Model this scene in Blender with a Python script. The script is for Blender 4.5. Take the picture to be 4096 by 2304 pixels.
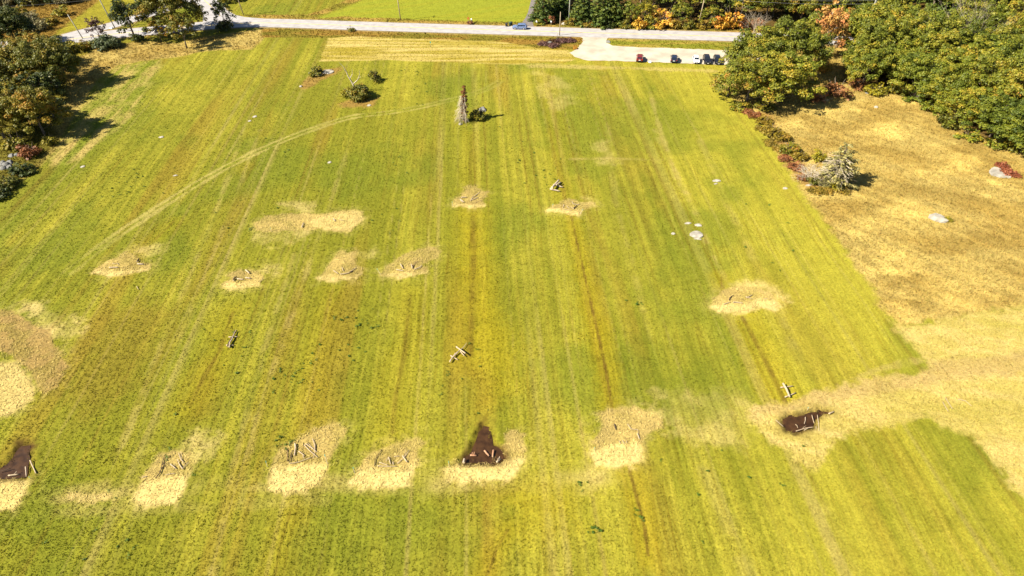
import bpy, math, random
import numpy as np
from mathutils import Vector, Matrix

# ------------------------------------------------------------------ clear
for o in list(bpy.data.objects):
    bpy.data.objects.remove(o)
scene = bpy.context.scene
COL = scene.collection
rnd = random.Random(7)

# ------------------------------------------------------------------ camera
CAM_H = 75.0
PITCH = math.radians(39.2)
FPX = 4096 * 24.0 / 36.0
cd = bpy.data.cameras.new('camera')
cd.lens = 24.0
cd.sensor_width = 36.0
cd.clip_start = 1.0
cd.clip_end = 12000.0
cam = bpy.data.objects.new('camera', cd)
COL.objects.link(cam)
cam.location = (0, 0, CAM_H)
cam.rotation_euler = (math.radians(90) - PITCH, 0, 0)
scene.camera = cam

# ------------------------------------------------------------------ world, sun, exposure
SUN_EL = math.radians(42)
SUN_TRAVEL = math.radians(20)          # azimuth (from +x, ccw) towards which shadows fall
world = bpy.data.worlds.new('World')
scene.world = world
world.use_nodes = True
wn = world.node_tree
sky = wn.nodes.new('ShaderNodeTexSky')
sky.sky_type = 'NISHITA'
sky.sun_disc = False
sky.sun_elevation = SUN_EL
sdx, sdy = -math.cos(SUN_TRAVEL), -math.sin(SUN_TRAVEL)   # towards the sun
sky.sun_rotation = math.atan2(sdx, sdy)
sky.air_density = 0.8
sky.dust_density = 0.2
bg = wn.nodes['Background']
bg.inputs[1].default_value = 0.05
wn.links.new(sky.outputs[0], bg.inputs[0])

sl = bpy.data.lights.new('sun', 'SUN')
sl.energy = 5.0
sl.angle = math.radians(0.53)
sl.color = (1.0, 0.93, 0.80)
sun = bpy.data.objects.new('sun', sl)
COL.objects.link(sun)
trav = Vector((math.cos(SUN_TRAVEL) * math.cos(SUN_EL), math.sin(SUN_TRAVEL) * math.cos(SUN_EL), -math.sin(SUN_EL)))
sun.rotation_euler = trav.to_track_quat('-Z', 'Y').to_euler()
sun.location = (-80, -30, 120)

scene.view_settings.view_transform = 'Standard'
scene.view_settings.look = 'None'
scene.view_settings.gamma = 1.0
scene.view_settings.use_curve_mapping = False
scene.view_settings.exposure = 1.46

# ------------------------------------------------------------------ ground geometry helper
SP, CP = math.sin(PITCH), math.cos(PITCH)
def G(px, py):
    """plan position (metres) of a spot of the survey photograph"""
    u = (px - 2048) / FPX
    v = (py - 1152) / FPX
    t = CAM_H / (SP + v * CP)
    return (u * t, (CP - v * SP) * t)
def GP(pts, x0=0, y0=0, s=1.0):
    return [G(x0 + x / s, y0 + y / s) for x, y in pts]

# ------------------------------------------------------------------ noise
def _h(ix, iy, seed):
    n = (ix.astype(np.int64) * 374761393 + iy.astype(np.int64) * 668265263 + seed * 1442695041) & 0xffffffff
    n = ((n ^ (n >> 13)) * 1274126177) & 0xffffffff
    n = n ^ (n >> 16)
    return (n & 0xffff) / 65535.0
def vn(x, y, seed=0):
    ix, iy = np.floor(x), np.floor(y)
    fx, fy = x - ix, y - iy
    fx = fx * fx * (3 - 2 * fx); fy = fy * fy * (3 - 2 * fy)
    a = _h(ix, iy, seed); b = _h(ix + 1, iy, seed); c = _h(ix, iy + 1, seed); d = _h(ix + 1, iy + 1, seed)
    return (a * (1 - fx) + b * fx) * (1 - fy) + (c * (1 - fx) + d * fx) * fy
def fbm(x, y, seed=0, octv=4):
    t = 0; a = 0.5; s = 0
    for i in range(octv):
        t = t + a * vn(x, y, seed + i * 17); s += a
        x = x * 2.03 + 5.1; y = y * 2.03 + 1.7; a *= 0.5
    return t / s
def sstep(a, b, x):
    t = np.clip((x - a) / (b - a), 0, 1)
    return t * t * (3 - 2 * t)
def sdf(poly, X, Y, m=4.0):
    """signed distance, + inside, -m further out"""
    P = np.array(poly, float)
    out = np.full(X.shape, -m)
    sel = np.where((X > P[:, 0].min() - m) & (X < P[:, 0].max() + m) & (Y > P[:, 1].min() - m) & (Y < P[:, 1].max() + m))[0]
    if len(sel) == 0:
        return out
    x, y = X[sel], Y[sel]
    d = np.full(x.shape, 1e9); ins = np.zeros(x.shape, bool)
    n = len(P)
    for i in range(n):
        ax, ay = P[i]; bx, by = P[(i + 1) % n]
        ex, ey = bx - ax, by - ay
        t = np.clip(((x - ax) * ex + (y - ay) * ey) / (ex * ex + ey * ey + 1e-9), 0, 1)
        d = np.minimum(d, (x - ax - t * ex) ** 2 + (y - ay - t * ey) ** 2)
        c = ((ay > y) != (by > y))
        if abs(ey) > 1e-9:
            ins ^= c & (x < (ex * (y - ay) / ey + ax))
    d = np.sqrt(d)
    out[sel] = np.maximum(np.where(ins, d, -d), -m)
    return out
def pld(line, X, Y, m=6.0):
    """distance to a polyline (m where farther)"""
    P = np.array(line, float)
    out = np.full(X.shape, m)
    sel = np.where((X > P[:, 0].min() - m) & (X < P[:, 0].max() + m) & (Y > P[:, 1].min() - m) & (Y < P[:, 1].max() + m))[0]
    if len(sel) == 0:
        return out
    x, y = X[sel], Y[sel]
    d = np.full(x.shape, 1e9)
    for i in range(len(P) - 1):
        ax, ay = P[i]; ex, ey = P[i + 1] - P[i]
        t = np.clip(((x - ax) * ex + (y - ay) * ey) / (ex * ex + ey * ey + 1e-9), 0, 1)
        d = np.minimum(d, (x - ax - t * ex) ** 2 + (y - ay - t * ey) ** 2)
    out[sel] = np.minimum(np.sqrt(d), m)
    return out
def smooth_line(pts, n=8):
    P = [np.array(p, float) for p in pts]
    P = [2 * P[0] - P[1]] + P + [2 * P[-1] - P[-2]]
    out = []
    for i in range(1, len(P) - 2):
        for k in range(n):
            t = k / n
            out.append(tuple(0.5 * ((2 * P[i]) + (-P[i - 1] + P[i + 1]) * t + (2 * P[i - 1] - 5 * P[i] + 4 * P[i + 1] - P[i + 2]) * t * t + (-P[i - 1] + 3 * P[i] - 3 * P[i + 1] + P[i + 2]) * t ** 3)))
    out.append(tuple(P[-2]))
    return out

# ------------------------------------------------------------------ layout of the place (plan)
road_main = smooth_line(GP([(4700, 205), (3700, 174), (2916, 147), (2480, 135), (2043, 122), (1500, 106), (1070, 92.5), (850, 101), (631, 121), (453, 137), (340, 150), (200, 166), (-300, 215)]))
road_side = smooth_line(GP([(700, -95), (790, -22), (838, 20), (872, 55), (905, 88)]))
road_left = smooth_line(GP([(262, 148), (340, 127), (460, 98), (575, 62), (690, 26), (790, -8)]))
flare = GP([(770, -20), (868, -20), (893, 22), (908, 42), (942, 61), (981, 69), (1065, 76), (1065, 96), (850, 104), (812, 96), (812, 60), (800, 20)])
parking = GP([(2318, 143), (2438, 147), (2428, 156), (2423, 171), (2450, 182), (2485, 187), (2873, 200), (3060, 206), (3080, 262), (2866, 259), (2600, 248), (2349, 242), (2295, 229), (2281, 212), (2310, 194), (2332, 168), (2330, 156)])
driveway = GP([(2083, 98), (2136, 109), (2128, 78), (2135, 40), (2150, -30), (2132, -30), (2112, 50), (2103, 70)])
CS = lambda x0, y0, s, pts: GP(pts, x0, y0, s)

dry_poly = GP([(2870, 350), (2960, 415), (3050, 500), (3110, 600), (3190, 740), (3330, 930), (3450, 1100), (3590, 1310), (4096, 1222), (4800, 1120), (4800, 120), (3400, 160), (3000, 190), (2900, 262)])
pale_poly = GP([(3590, 1310), (4096, 1225), (4800, 1130), (5200, 2700), (4500, 2400), (4250, 2150), (4060, 1940), (3960, 1830), (3880, 1740), (3750, 1700), (3700, 1665), (3640, 1680), (3500, 1720), (3380, 1730), (3310, 1800), (3250, 1870), (3160, 1800), (3080, 1760), (3000, 1660), (3010, 1625), (3240, 1585), (3480, 1515), (3720, 1465)])
goldleft_poly = GP([(240, 280), (380, 195), (560, 165), (720, 172), (800, 150), (1060, 112), (1050, 160), (1010, 198), (880, 200), (800, 208), (690, 232), (600, 240), (470, 262), (380, 330), (330, 420), (220, 600), (120, 700), (-100, 860), (-100, 200)])
strawleft_poly = GP([(470, 268), (640, 238), (655, 260), (560, 420), (470, 520), (400, 560), (330, 630), (215, 680), (230, 560), (330, 420), (400, 330)])
hay_poly = GP([(1278, 246), (1296, 200), (1312, 152), (1420, 143), (2000, 163), (2150, 190), (2270, 200), (2300, 238), (2250, 256), (2200, 248), (2070, 258), (1700, 246), (1550, 240)])
hay_edge = GP([(2100, 258), (2250, 256), (2360, 262), (2870, 278), (2880, 290), (2500, 278), (2300, 275), (2120, 272)])
verge_s = GP([(1040, 112), (1400, 122), (2000, 145), (2325, 146), (2335, 168), (2300, 200), (2150, 192), (2000, 166), (1420, 146), (1300, 152), (1050, 150)])
brush_poly = GP([(2150, 176), (2190, 160), (2240, 152), (2300, 158), (2290, 170), (2240, 178), (2235, 192), (2190, 184)])
verge_isl = GP([(2431, 152), (2500, 152), (2916, 166), (3050, 170), (3050, 205), (2873, 199), (2485, 186), (2450, 181), (2424, 168)])
lawn_poly = GP([(1270, 72), (1390, 28), (1470, -5), (1700, -180), (2300, -180), (2140, 40), (2100, 72), (2060, 98), (1900, 92), (1600, 82)])
lawnleft_poly = GP([(205, 140), (330, 60), (420, -20), (600, -200), (900, -200), (860, -60), (560, 52), (450, 84), (232, 136)])
northverge = GP([(960, 62), (1060, 74), (1600, 92), (1900, 99), (2060, 102), (2120, 108), (2900, 129), (3600, 150), (3600, 90), (2900, 105), (2130, 90), (1900, 86), (1600, 76), (1380, 68), (1260, 74), (1330, 44), (1470, -10), (1420, -10), (1230, 60), (1080, 60)])
forest_r = GP([(3360, 330), (3560, 360), (3720, 410), (3830, 500), (3960, 560), (4300, 600), (4900, 500), (4600, 215), (3420, 180)])
forest_n = GP([(2120, 96), (2500, 108), (3000, 122), (3600, 140), (4700, 160), (4700, -200), (2160, -200)])
brush_nw = GP([(-300, 190), (140, 190), (230, 130), (320, 60), (420, -20), (600, -220), (-400, -220)])
wood_l = GP([(-200, 900), (60, 760), (190, 620), (230, 560), (210, 470), (260, 400), (270, 330), (240, 280), (160, 190), (-200, 190)])
soil_poly1 = CS(1000, 0, 2.1467, [(430, 760), (450, 700), (540, 640), (600, 600), (780, 570), (790, 600), (720, 650), (600, 700), (470, 790)])
soil_poly2 = CS(1200, 220, 2.862, [(450, 560), (620, 500), (900, 500), (850, 590), (620, 610), (480, 590)])
soil_poly3 = GP([(3040, 455), (3075, 450), (3170, 600), (3250, 690), (3420, 730), (3400, 775), (3230, 760), (3140, 660)])

# straw patches: (name bits, plain area, brighter area or None, brightness)
PATCH = {
 'a': (CS(340, 960, 7.1556, [(185, 960), (300, 830), (450, 740), (560, 650), (900, 530), (1150, 320), (1500, 430), (1600, 560), (1880, 640), (1870, 860), (1700, 900), (1400, 940), (1100, 1010), (900, 1030), (600, 1000), (350, 985)]), CS(340, 960, 7.1556, [(185, 960), (300, 880), (800, 900), (1500, 860), (1850, 800), (1870, 860), (1700, 900), (1400, 940), (1100, 1010), (900, 1030), (600, 1000), (350, 985)]), .75),
 'b': (CS(860, 1030, 8.587, [(205, 940), (300, 830), (500, 820), (430, 620), (560, 500), (800, 400), (1100, 440), (1500, 470), (1650, 700), (1500, 920), (1250, 960), (900, 1020), (650, 1055), (280, 1000)]), CS(860, 1030, 8.587, [(205, 940), (320, 900), (900, 940), (1450, 870), (1500, 920), (1250, 960), (900, 1020), (650, 1055), (280, 1000)]), .7),
 'c': (CS(1240, 980, 4.6836, [(140, 620), (200, 560), (350, 400), (500, 230), (560, 100), (700, 150), (860, 110), (880, 380), (1030, 420), (980, 560), (880, 640), (370, 675), (180, 665)]), CS(1240, 980, 4.6836, [(140, 620), (220, 580), (600, 610), (960, 540), (880, 640), (370, 675), (180, 665)]), .75),
 'd': (CS(1240, 980, 4.6836, [(1330, 585), (1360, 500), (1480, 380), (1700, 200), (1900, 100), (2300, 20), (2480, 100), (2400, 220), (2150, 380), (2250, 400), (2210, 550), (2000, 590), (1830, 610), (1680, 625), (1500, 585)]), CS(1240, 980, 4.6836, [(1330, 585), (1400, 550), (1700, 560), (2150, 490), (2230, 450), (2210, 550), (2000, 590), (1830, 610), (1680, 625), (1500, 585)]), .75),
 'e': (CS(1000, 800, 5.152, [(100, 470), (250, 370), (300, 310), (750, 270), (1200, 280), (1450, 300), (1700, 240), (2150, 210), (2340, 260), (2320, 400), (2150, 560), (2060, 660), (1800, 640), (1500, 590), (1000, 620), (700, 630), (400, 670), (120, 640)]), CS(1000, 800, 5.152, [(1500, 330), (2150, 230), (2340, 280), (2300, 420), (2060, 640), (1800, 620), (1450, 560), (1250, 440)]), .55),
 'f': (CS(1780, 700, 4.155, [(130, 510), (170, 400), (260, 330), (330, 180), (500, 150), (600, 260), (750, 270), (650, 420), (690, 520), (500, 540), (400, 550), (280, 525)]), CS(1780, 700, 4.155, [(130, 510), (160, 460), (350, 490), (670, 480), (690, 520), (500, 540), (400, 550), (280, 525)]), .6),
 'g': (CS(1780, 700, 4.155, [(1725, 585), (1790, 500), (1900, 460), (2060, 400), (2150, 390), (2250, 440), (2480, 460), (2300, 600), (2230, 665), (2080, 650), (1900, 600)]), CS(1780, 700, 4.155, [(1725, 585), (1780, 560), (2100, 620), (2280, 590), (2230, 665), (2080, 650), (1900, 600)]), .8),
 'h': (CS(2820, 1100, 6.779, [(205, 890), (230, 720), (350, 560), (480, 420), (900, 310), (1400, 330), (1800, 500), (1880, 700), (1940, 830), (1850, 930), (1550, 890), (1200, 1010), (950, 1030), (600, 1000), (400, 1000)]), CS(2820, 1100, 6.779, [(230, 870), (700, 810), (1100, 780), (1500, 690), (1900, 760), (1930, 850), (1850, 930), (1550, 890), (1200, 1010), (950, 1030), (600, 1000), (400, 1000)]), 1.0),
 'i': (CS(500, 1700, 4.025, [(180, 1180), (230, 980), (280, 820), (420, 660), (520, 440), (780, 420), (1000, 450), (1080, 600), (1000, 850), (970, 1000), (900, 1140), (780, 1260), (500, 1310), (220, 1290)]), CS(500, 1700, 4.025, [(180, 1180), (230, 980), (290, 870), (640, 860), (1000, 820), (970, 1000), (900, 1140), (780, 1260), (500, 1310), (220, 1290)]), .85),
 'j': (CS(1040, 1680, 4.5275, [(110, 1270), (160, 1000), (150, 830), (200, 690), (400, 540), (600, 400), (850, 260), (1000, 150), (1400, 60), (1550, 180), (1400, 400), (1250, 700), (1200, 1000), (1050, 1090), (990, 1200), (700, 1310), (480, 1390), (250, 1320)]), CS(1040, 1680, 4.5275, [(110, 1270), (160, 1000), (190, 840), (600, 830), (1190, 800), (1200, 1000), (1050, 1090), (990, 1200), (700, 1310), (480, 1390), (250, 1320)]), 1.0),
 'k': (CS(1390, 1720, 3.151, [(30, 660), (110, 540), (180, 430), (300, 300), (480, 210), (750, 150), (900, 80), (1020, 160), (900, 250), (870, 460), (800, 560), (790, 690), (500, 730), (150, 720)]), CS(1390, 1720, 3.151, [(30, 660), (110, 550), (260, 490), (600, 490), (830, 480), (800, 560), (790, 690), (500, 730), (150, 720)]), 1.0),
 'l': (CS(1780, 1660, 2.731, [(40, 580), (120, 520), (200, 520), (380, 525), (500, 525), (640, 480), (650, 380), (620, 200), (720, 150), (880, 200), (860, 400), (800, 540), (640, 690), (530, 720), (250, 750), (60, 700)]), CS(1780, 1660, 2.731, [(40, 580), (120, 540), (380, 545), (640, 520), (780, 500), (800, 540), (640, 690), (530, 720), (250, 750), (60, 700)]), .95),
 'm': (CS(2320, 1600, 2.925, [(150, 590), (130, 480), (250, 300), (190, 150), (320, 110), (640, 80), (780, 140), (990, 240), (980, 330), (800, 400), (720, 500), (700, 650), (600, 760), (420, 770), (200, 750), (150, 640)]), CS(2320, 1600, 2.925, [(150, 590), (350, 540), (720, 520), (700, 650), (600, 760), (420, 770), (200, 750), (150, 640)]), .95),
 'n': (CS(0, 1640, 1.95, [(-80, 540), (130, 530), (230, 545), (200, 640), (100, 770), (0, 790), (-80, 790)]), None, .9),
 'o': (CS(0, 1200, 1.312, [(-80, 30), (0, 50), (60, 55), (250, 170), (320, 260), (350, 350), (310, 450), (220, 500), (160, 380), (60, 300), (-80, 240)]), None, .35),
 'p': (CS(0, 1200, 1.312, [(-80, 330), (100, 330), (170, 430), (180, 510), (80, 600), (-80, 640)]), None, .7),
 'q': (CS(0, 1200, 1.312, [(330, 1040), (360, 1015), (500, 1008), (600, 1010), (590, 1045), (460, 1070)]), None, .35),
}
# thinner, greener straw around patches
THIN = [
 (CS(340, 960, 7.1556, [(1500, 430), (1350, 250), (1700, 120), (2250, 80), (2350, 200), (2000, 450), (1700, 560)]), .45),
 (CS(860, 1030, 8.587, [(1600, 200), (2000, 130), (2150, 280), (2050, 420), (1500, 500), (1200, 440)]), .5),
 (CS(1240, 980, 4.6836, [(880, 100), (1190, 70), (1260, 150), (1200, 240), (900, 380)]), .4),
 (CS(1000, 800, 5.152, [(20, 900), (120, 660), (900, 630), (1100, 660), (800, 860), (250, 940)]), .5),
 (CS(1000, 800, 5.152, [(700, 90), (1240, 110), (1150, 260), (700, 280)]), .45),
 (CS(2820, 1100, 6.779, [(900, 310), (1000, 220), (1500, 130), (2000, 350), (2150, 600), (1900, 720), (1700, 500)]), .5),
 (CS(500, 1700, 4.025, [(1000, 250), (1150, 80), (1450, 200), (1350, 420), (1050, 500)]), .45),
 (CS(0, 1200, 1.312, [(80, 20), (300, 60), (420, 130), (430, 180), (330, 210), (200, 170)]), .6),
 (CS(1780, 700, 4.155, [(2200, 420), (2480, 430), (2600, 520), (2300, 600)]), .4),
 (GP([(2400, 1640), (2640, 1650), (2660, 1720), (2590, 1800), (2300, 1980), (2300, 1920), (2360, 1800)]), .3),
 (GP([(2640, 1560), (2980, 1560), (3060, 1640), (2960, 1800), (2700, 1740)]), .3),
 (GP([(2140, 290), (2260, 310), (2300, 420), (2220, 440), (2170, 380)]), .2),
 (GP([(2380, 560), (2440, 560), (2480, 650), (2400, 660)]), .28),
 (GP([(1660, 1860), (1800, 1860), (1800, 1960), (1680, 1980)]), .25),
]
MUD = {
 'pond': CS(1780, 1660, 2.731, [(420, 110), (470, 120), (505, 180), (530, 320), (620, 370), (635, 470), (500, 522), (380, 522), (215, 518), (180, 495), (290, 390), (350, 210)]),
 'pondr': CS(3000, 1500, 2.275, [(300, 395), (370, 355), (440, 368), (520, 345), (620, 315), (740, 335), (660, 365), (590, 405), (575, 465), (480, 495), (400, 515), (330, 500), (295, 440)]),
 'pondl': CS(0, 1640, 1.95, [(-60, 480), (60, 410), (120, 330), (165, 270), (225, 275), (235, 360), (222, 440), (205, 520), (130, 530), (-60, 535)]),
}
FURROW = [  # brown ruts / dry ditches along the rows: (line, width, strength)
 (GP([(2190, 300), (2220, 480), (2248, 690), (2262, 800)]), .7, .5),
 (GP([(2285, 865), (2310, 980), (2345, 1130), (2395, 1350), (2425, 1490), (2452, 1650)]), .55, .95),
 (GP([(2515, 1870), (2550, 2000), (2578, 2110), (2592, 2220)]), .55, .9),
 (GP([(2885, 1110), (2890, 1150)]), .6, .7),
 (GP([(2970, 1270), (3040, 1400), (3095, 1510), (3135, 1600)]), 1.0, .8),
 (GP([(1885, 540), (1880, 700), (1888, 850)]), .8, .4),
 (GP([(1890, 860), (1893, 1040), (1890, 1250), (1880, 1420)]), 1.3, .6),
 (GP([(930, 1250), (880, 1400), (820, 1500), (760, 1620)]), .9, .55),
 (GP([(1320, 1170), (1270, 1400), (1250, 1550), (1230, 1700)]), .8, .4),
 (GP([(1640, 1180), (1620, 1400), (1580, 1600), (1570, 1730)]), .9, .45),
 (GP([(1950, 2304), (1985, 2200), (2030, 2120)]), .5, .7),
 (GP([(1160, 2050), (1120, 2180), (1100, 2304)]), .5, .5),
 (GP([(620, 960), (700, 880)]), .6, .5),
]
PALELINE = [
 (GP([(2600, 370), (2640, 520), (2690, 660), (2790, 870), (2840, 1000), (2910, 1130)]), .5, .55),
 (GP([(2620, 520), (2660, 610), (2700, 700), (2760, 800)]), .7, .4),
 (GP([(2280, 636), (2450, 634), (2650, 640)]), .5, .55),
 (GP([(2800, 560), (2900, 800), (3000, 1000), (3100, 1200), (3200, 1450)]), .7, .3),
 (GP([(2430, 500), (2460, 800), (2540, 1100), (2600, 1350)]), .6, .25),
 (GP([(980, 500), (880, 800), (740, 1150), (600, 1500), (480, 1800)]), .5, .45),
 (GP([(1040, 520), (930, 820), (790, 1170), (650, 1520)]), .4, .4),
 (GP([(1400, 560), (1300, 880), (1150, 1300), (1020, 1700), (960, 2000)]), .45, .4),
 (GP([(1180, 1010), (1120, 1200), (1050, 1420), (990, 1640), (900, 2000), (850, 2304)]), .5, .4),
 (GP([(1250, 1010), (1190, 1200), (1120, 1420)]), .4, .3),
 (GP([(200, 1980), (600, 1950), (1000, 1930), (1500, 1935), (2000, 1935), (2500, 1915)]), 1.3, .6),
 (GP([(160, 2060), (700, 2030), (1300, 2000)]), .8, .25),
 (GP([(3440, 1502), (3550, 1468), (3680, 1440)]), .5, .6),
 (GP([(2750, 1750), (2850, 1950), (3000, 2304)]), 1.0, .35),
 (GP([(3200, 1900), (3320, 2100), (3400, 2304)]), 1.2, .35),
]
track_c = smooth_line(GP([(2000, 325), (1930, 362), (1760, 410), (1590, 445), (1400, 470), (1240, 520), (1100, 575), (960, 640), (830, 710), (700, 790), (560, 880), (430, 970), (330, 1045), (270, 1092)]))
def offset_line(line, d):
    out = []
    for i, p in enumerate(line):
        a = line[max(0, i - 1)]; b = line[min(len(line) - 1, i + 1)]
        tx, ty = b[0] - a[0], b[1] - a[1]
        L = math.hypot(tx, ty) or 1
        out.append((p[0] - ty / L * d, p[1] + tx / L * d))
    return out
tracks = [offset_line(track_c, .8), offset_line(track_c, -.8)]
yellow_polys = [GP([(1850, 900), (1930, 900), (1960, 1210), (2060, 1320), (2090, 1450), (1990, 1600), (1920, 1640), (1900, 1480), (1870, 1230)]), GP([(2360, 1290), (2430, 1290), (2440, 1380), (2380, 1400)]), GP([(2020, 1960), (2300, 1950), (2320, 2080), (2100, 2120)])]
brown_polys = [GP([(1880, 1440), (1930, 1500), (1960, 1640), (1960, 1730), (1890, 1730), (1900, 1600)]), GP([(1900, 1935), (1995, 1935), (1975, 2080), (1960, 2304), (1900, 2304), (1930, 2100)]), GP([(380, 1280), (560, 1180), (700, 1250), (560, 1520), (320, 1700), (260, 1560)]), GP([(820, 1440), (900, 1480), (840, 1660), (740, 1700)]), GP([(3720, 1080), (3960, 1060), (4096, 1180), (3900, 1240), (3760, 1180)]), GP([(1130, 1780), (1260, 1770), (1260, 1840), (1150, 1845)]), GP([(1500, 1810), (1600, 1790), (1620, 1850), (1510, 1862)])]

C = lambda r, g, b: np.array([r, g, b])
MEAD_A = C(.141, .139, .0095)
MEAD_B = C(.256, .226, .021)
MEAD_D = C(.085, .106, .007)
MEAD_Y = C(.27, .205, .006)
MEAD_BR = C(.185, .116, .014)
STRAW = C(.46, .355, .125)
STRAW_D = C(.335, .245, .075)
GOLD = C(.36, .265, .072)
GOLD_D = C(.275, .188, .043)
PALE = C(.385, .298, .090)
LAWN = C(.190, .200, .014)
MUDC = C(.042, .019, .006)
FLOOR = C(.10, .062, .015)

def field(X, Y):
    """albedo, grass height and grass density of the land at plan positions"""
    N = len(X)
    r = X + 0.0555 * Y
    n1 = fbm(X * .035, Y * .035, 1, 4)
    n2 = fbm(X * .25, Y * .25, 9, 4)
    n3 = vn(X * 1.6, Y * 1.6, 21)
    st = fbm(r * .36, Y * .010, 31, 3)             # mowing swaths along the rows
    st2 = fbm(r * 1.5, Y * .016, 37, 2)
    jit = (n2 - .5) * 2.4 + (n3 - .5) * 1.0
    t = np.clip(.46 + (n1 - .5) * 1.1 + (st - .5) * 1.0 + (st2 - .5) * 1.0 + (n2 - .5) * .5 + np.clip(X / 150, -.26, .42), 0, 1)[:, None]  # X term: brighter light on the right side put into the grass colour
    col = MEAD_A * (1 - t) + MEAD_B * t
    br = np.clip(sstep(.52, .75, fbm(r * .22, Y * .014, 51, 4)) * .45 * (1 - sstep(-10, 60, X) * .5), 0, 1)[:, None]
    col = col * (1 - br) + MEAD_BR * br
    gr = sstep(.52, .72, fbm(X * .06 + 9, Y * .045, 61, 4))[:, None] * .55
    col = col * (1 - gr) + MEAD_D * 1.1 * gr
    ln = sstep(.74, .95, vn(r * 1.0, Y * .006, 41)) * .7 + sstep(.78, .97, vn(r * 2.0 + 40, Y * .010, 43)) * .5
    ln = (ln * (.35 + .65 * sstep(.35, .6, fbm(X * .05, Y * .03, 44, 2))) * .6)[:, None]
    col = col * (1 - ln) + PALE * .72 * ln
    dk = (sstep(.76, .95, vn(r * 1.15 + 17, Y * .007, 47)) * .5 * (.4 + .6 * sstep(.4, .6, fbm(X * .04 + 7, Y * .03, 48, 2))))[:, None]
    col = col * (1 - dk) + MEAD_BR * .62 * dk
    h = np.full(N, .09) + .06 * n2
    rows = np.ones(N)
    dens = np.ones(N)
    def lay(mask, c, hh=None):
        nonlocal col, h, rows
        m = mask[:, None]
        if hh is not None: rows = rows * (1 - .88 * mask)
        col = col * (1 - m) + c * m
        if hh is not None:
            h = h * (1 - mask) + hh * mask
    def pm(poly, w=.5, j=.5, m=6.0):
        return sstep(-w, w, sdf(poly, X, Y, m) + jit * j)
    # field-wide lines
    for line, w, s in PALELINE:
        d = pld(line, X, Y)
        lay(sstep(w * 1.6, w * .3, d + jit * .4) * s * .75 * (.25 + .75 * sstep(.35, .6, fbm(X * .3, Y * .3, 77, 2))), PALE * .8)
    for p in yellow_polys:
        lay(pm(p, 3.2, 2.0) * .42, MEAD_Y)
    for p in brown_polys:
        lay(pm(p, 2.6, 1.6) * .42, MEAD_BR * .8)
    for line, w, s in FURROW:
        d = pld(line, X, Y)
        lay(sstep(w * 5.0, w * 1.0, d + jit * .7) * s * .45, MEAD_Y * .95)
        lay(sstep(w * .62, w * .15, d + jit * .08) * s * (.6 + .4 * sstep(.35, .6, fbm(X * .5, Y * .5, 78, 2))), MEAD_BR * .6)
    for line in tracks:
        d = pld(line, X, Y)
        lay(sstep(.62, .15, d + jit * .4) * (.22 + .5 * sstep(.42, .66, fbm(X * .09, Y * .09, 5, 3))), PALE * .95, .08)
    lay(sstep(1.7, 1.2, pld(track_c, X, Y)) * .25, MEAD_D * 1.3)
    # neighbouring land
    golds = sstep(.34, .70, fbm(X * .10 + .03 * Y, Y * .17, 71, 6))[:, None]
    goldc = GOLD * (1 - golds) + GOLD_D * golds
    goldc = goldc * (.82 + .22 * sstep(.3, .7, fbm((X + .8 * Y) * .7, (Y - .8 * X) * .14, 83, 4)))[:, None]
    m = pm(dry_poly, .9, 1.1); lay(m, goldc + PALE * .25 * (sstep(.55, .7, fbm(X * .09, Y * .16, 72, 4))[:, None]), .33)
    m = pm(pale_poly, .8, 1.2)
    pt = sstep(.35, .65, fbm(X * .22, (Y + .3 * X) * .6, 73, 4))[:, None]
    lay(m, PALE * (1 - .45 * pt) + C(.28, .23, .035) * .45 * pt, .18)
    lay(m * sstep(2.6, 1.0, pld(GP([(3000, 1640), (3300, 1570), (3600, 1510), (4096, 1440), (4700, 1370)]), X, Y, 8.0) + jit) * .55, C(.30, .205, .075))
    lay(m * sstep(.52, .66, fbm(X * .07, Y * .11, 79, 4)) * .35, C(.25, .215, .025))
    m = pm(goldleft_poly, .8, .6); lay(m, goldc * .95, .35)
    m = pm(strawleft_poly, 1.0, 1.0)
    s5 = sstep(.3, .75, fbm(r * .8, Y * .07, 74, 3) * .6 + n2 * .4)[:, None]
    lay(m * .85, STRAW_D * 1.05 * s5 + C(.13, .15, .01) * (1 - s5), .2)
    ht = sstep(.3, .7, fbm(X * .06, Y * .9, 75, 4))[:, None]
    m = pm(hay_poly, .35, .3); lay(m, PALE * (1 - ht) + C(.24, .185, .02) * ht, .16)
    m = pm(hay_edge, .8, .8); lay(m * .6, PALE * .9, .2)
    m = pm(verge_s, .4, .4)
    vt = sstep(.35, .65, fbm(X * .1, Y * .5, 76, 4))[:, None]
    lay(m, C(.14, .115, .012) * (1 - vt) + C(.21, .125, .02) * vt, .4)
    m = pm(verge_isl, .3, .3); lay(m, C(.15, .15, .012) * (1 - vt) + C(.25, .19, .03) * vt, .35)
    m = pm(brush_poly, .6, .8); lay(m, C(.055, .028, .012), .45)
    m = pm(lawn_poly, .5, .2)
    ls = sstep(.45, .6, fbm((Y - .55 * X) * .35, X * .012, 78, 3))[:, None]
    lay(m, LAWN * (1 - .25 * ls) + C(.25, .21, .015) * .25 * ls, .07)
    m = pm(lawnleft_poly, .8, .4); lay(m, C(.22, .19, .014) * (1 - .15 * ls), .1)
    m = pm(northverge, .6, .6); lay(m, C(.27, .18, .035) * (1 - vt) + C(.16, .135, .014) * vt, .5)
    m = pm(brush_nw, 1.0, 1.0); lay(m, C(.19, .115, .018), .5)
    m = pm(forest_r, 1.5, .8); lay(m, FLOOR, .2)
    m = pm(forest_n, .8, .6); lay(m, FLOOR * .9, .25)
    m = pm(wood_l, 1.5, .8); lay(m, C(.12, .10, .012), .35)
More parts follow.
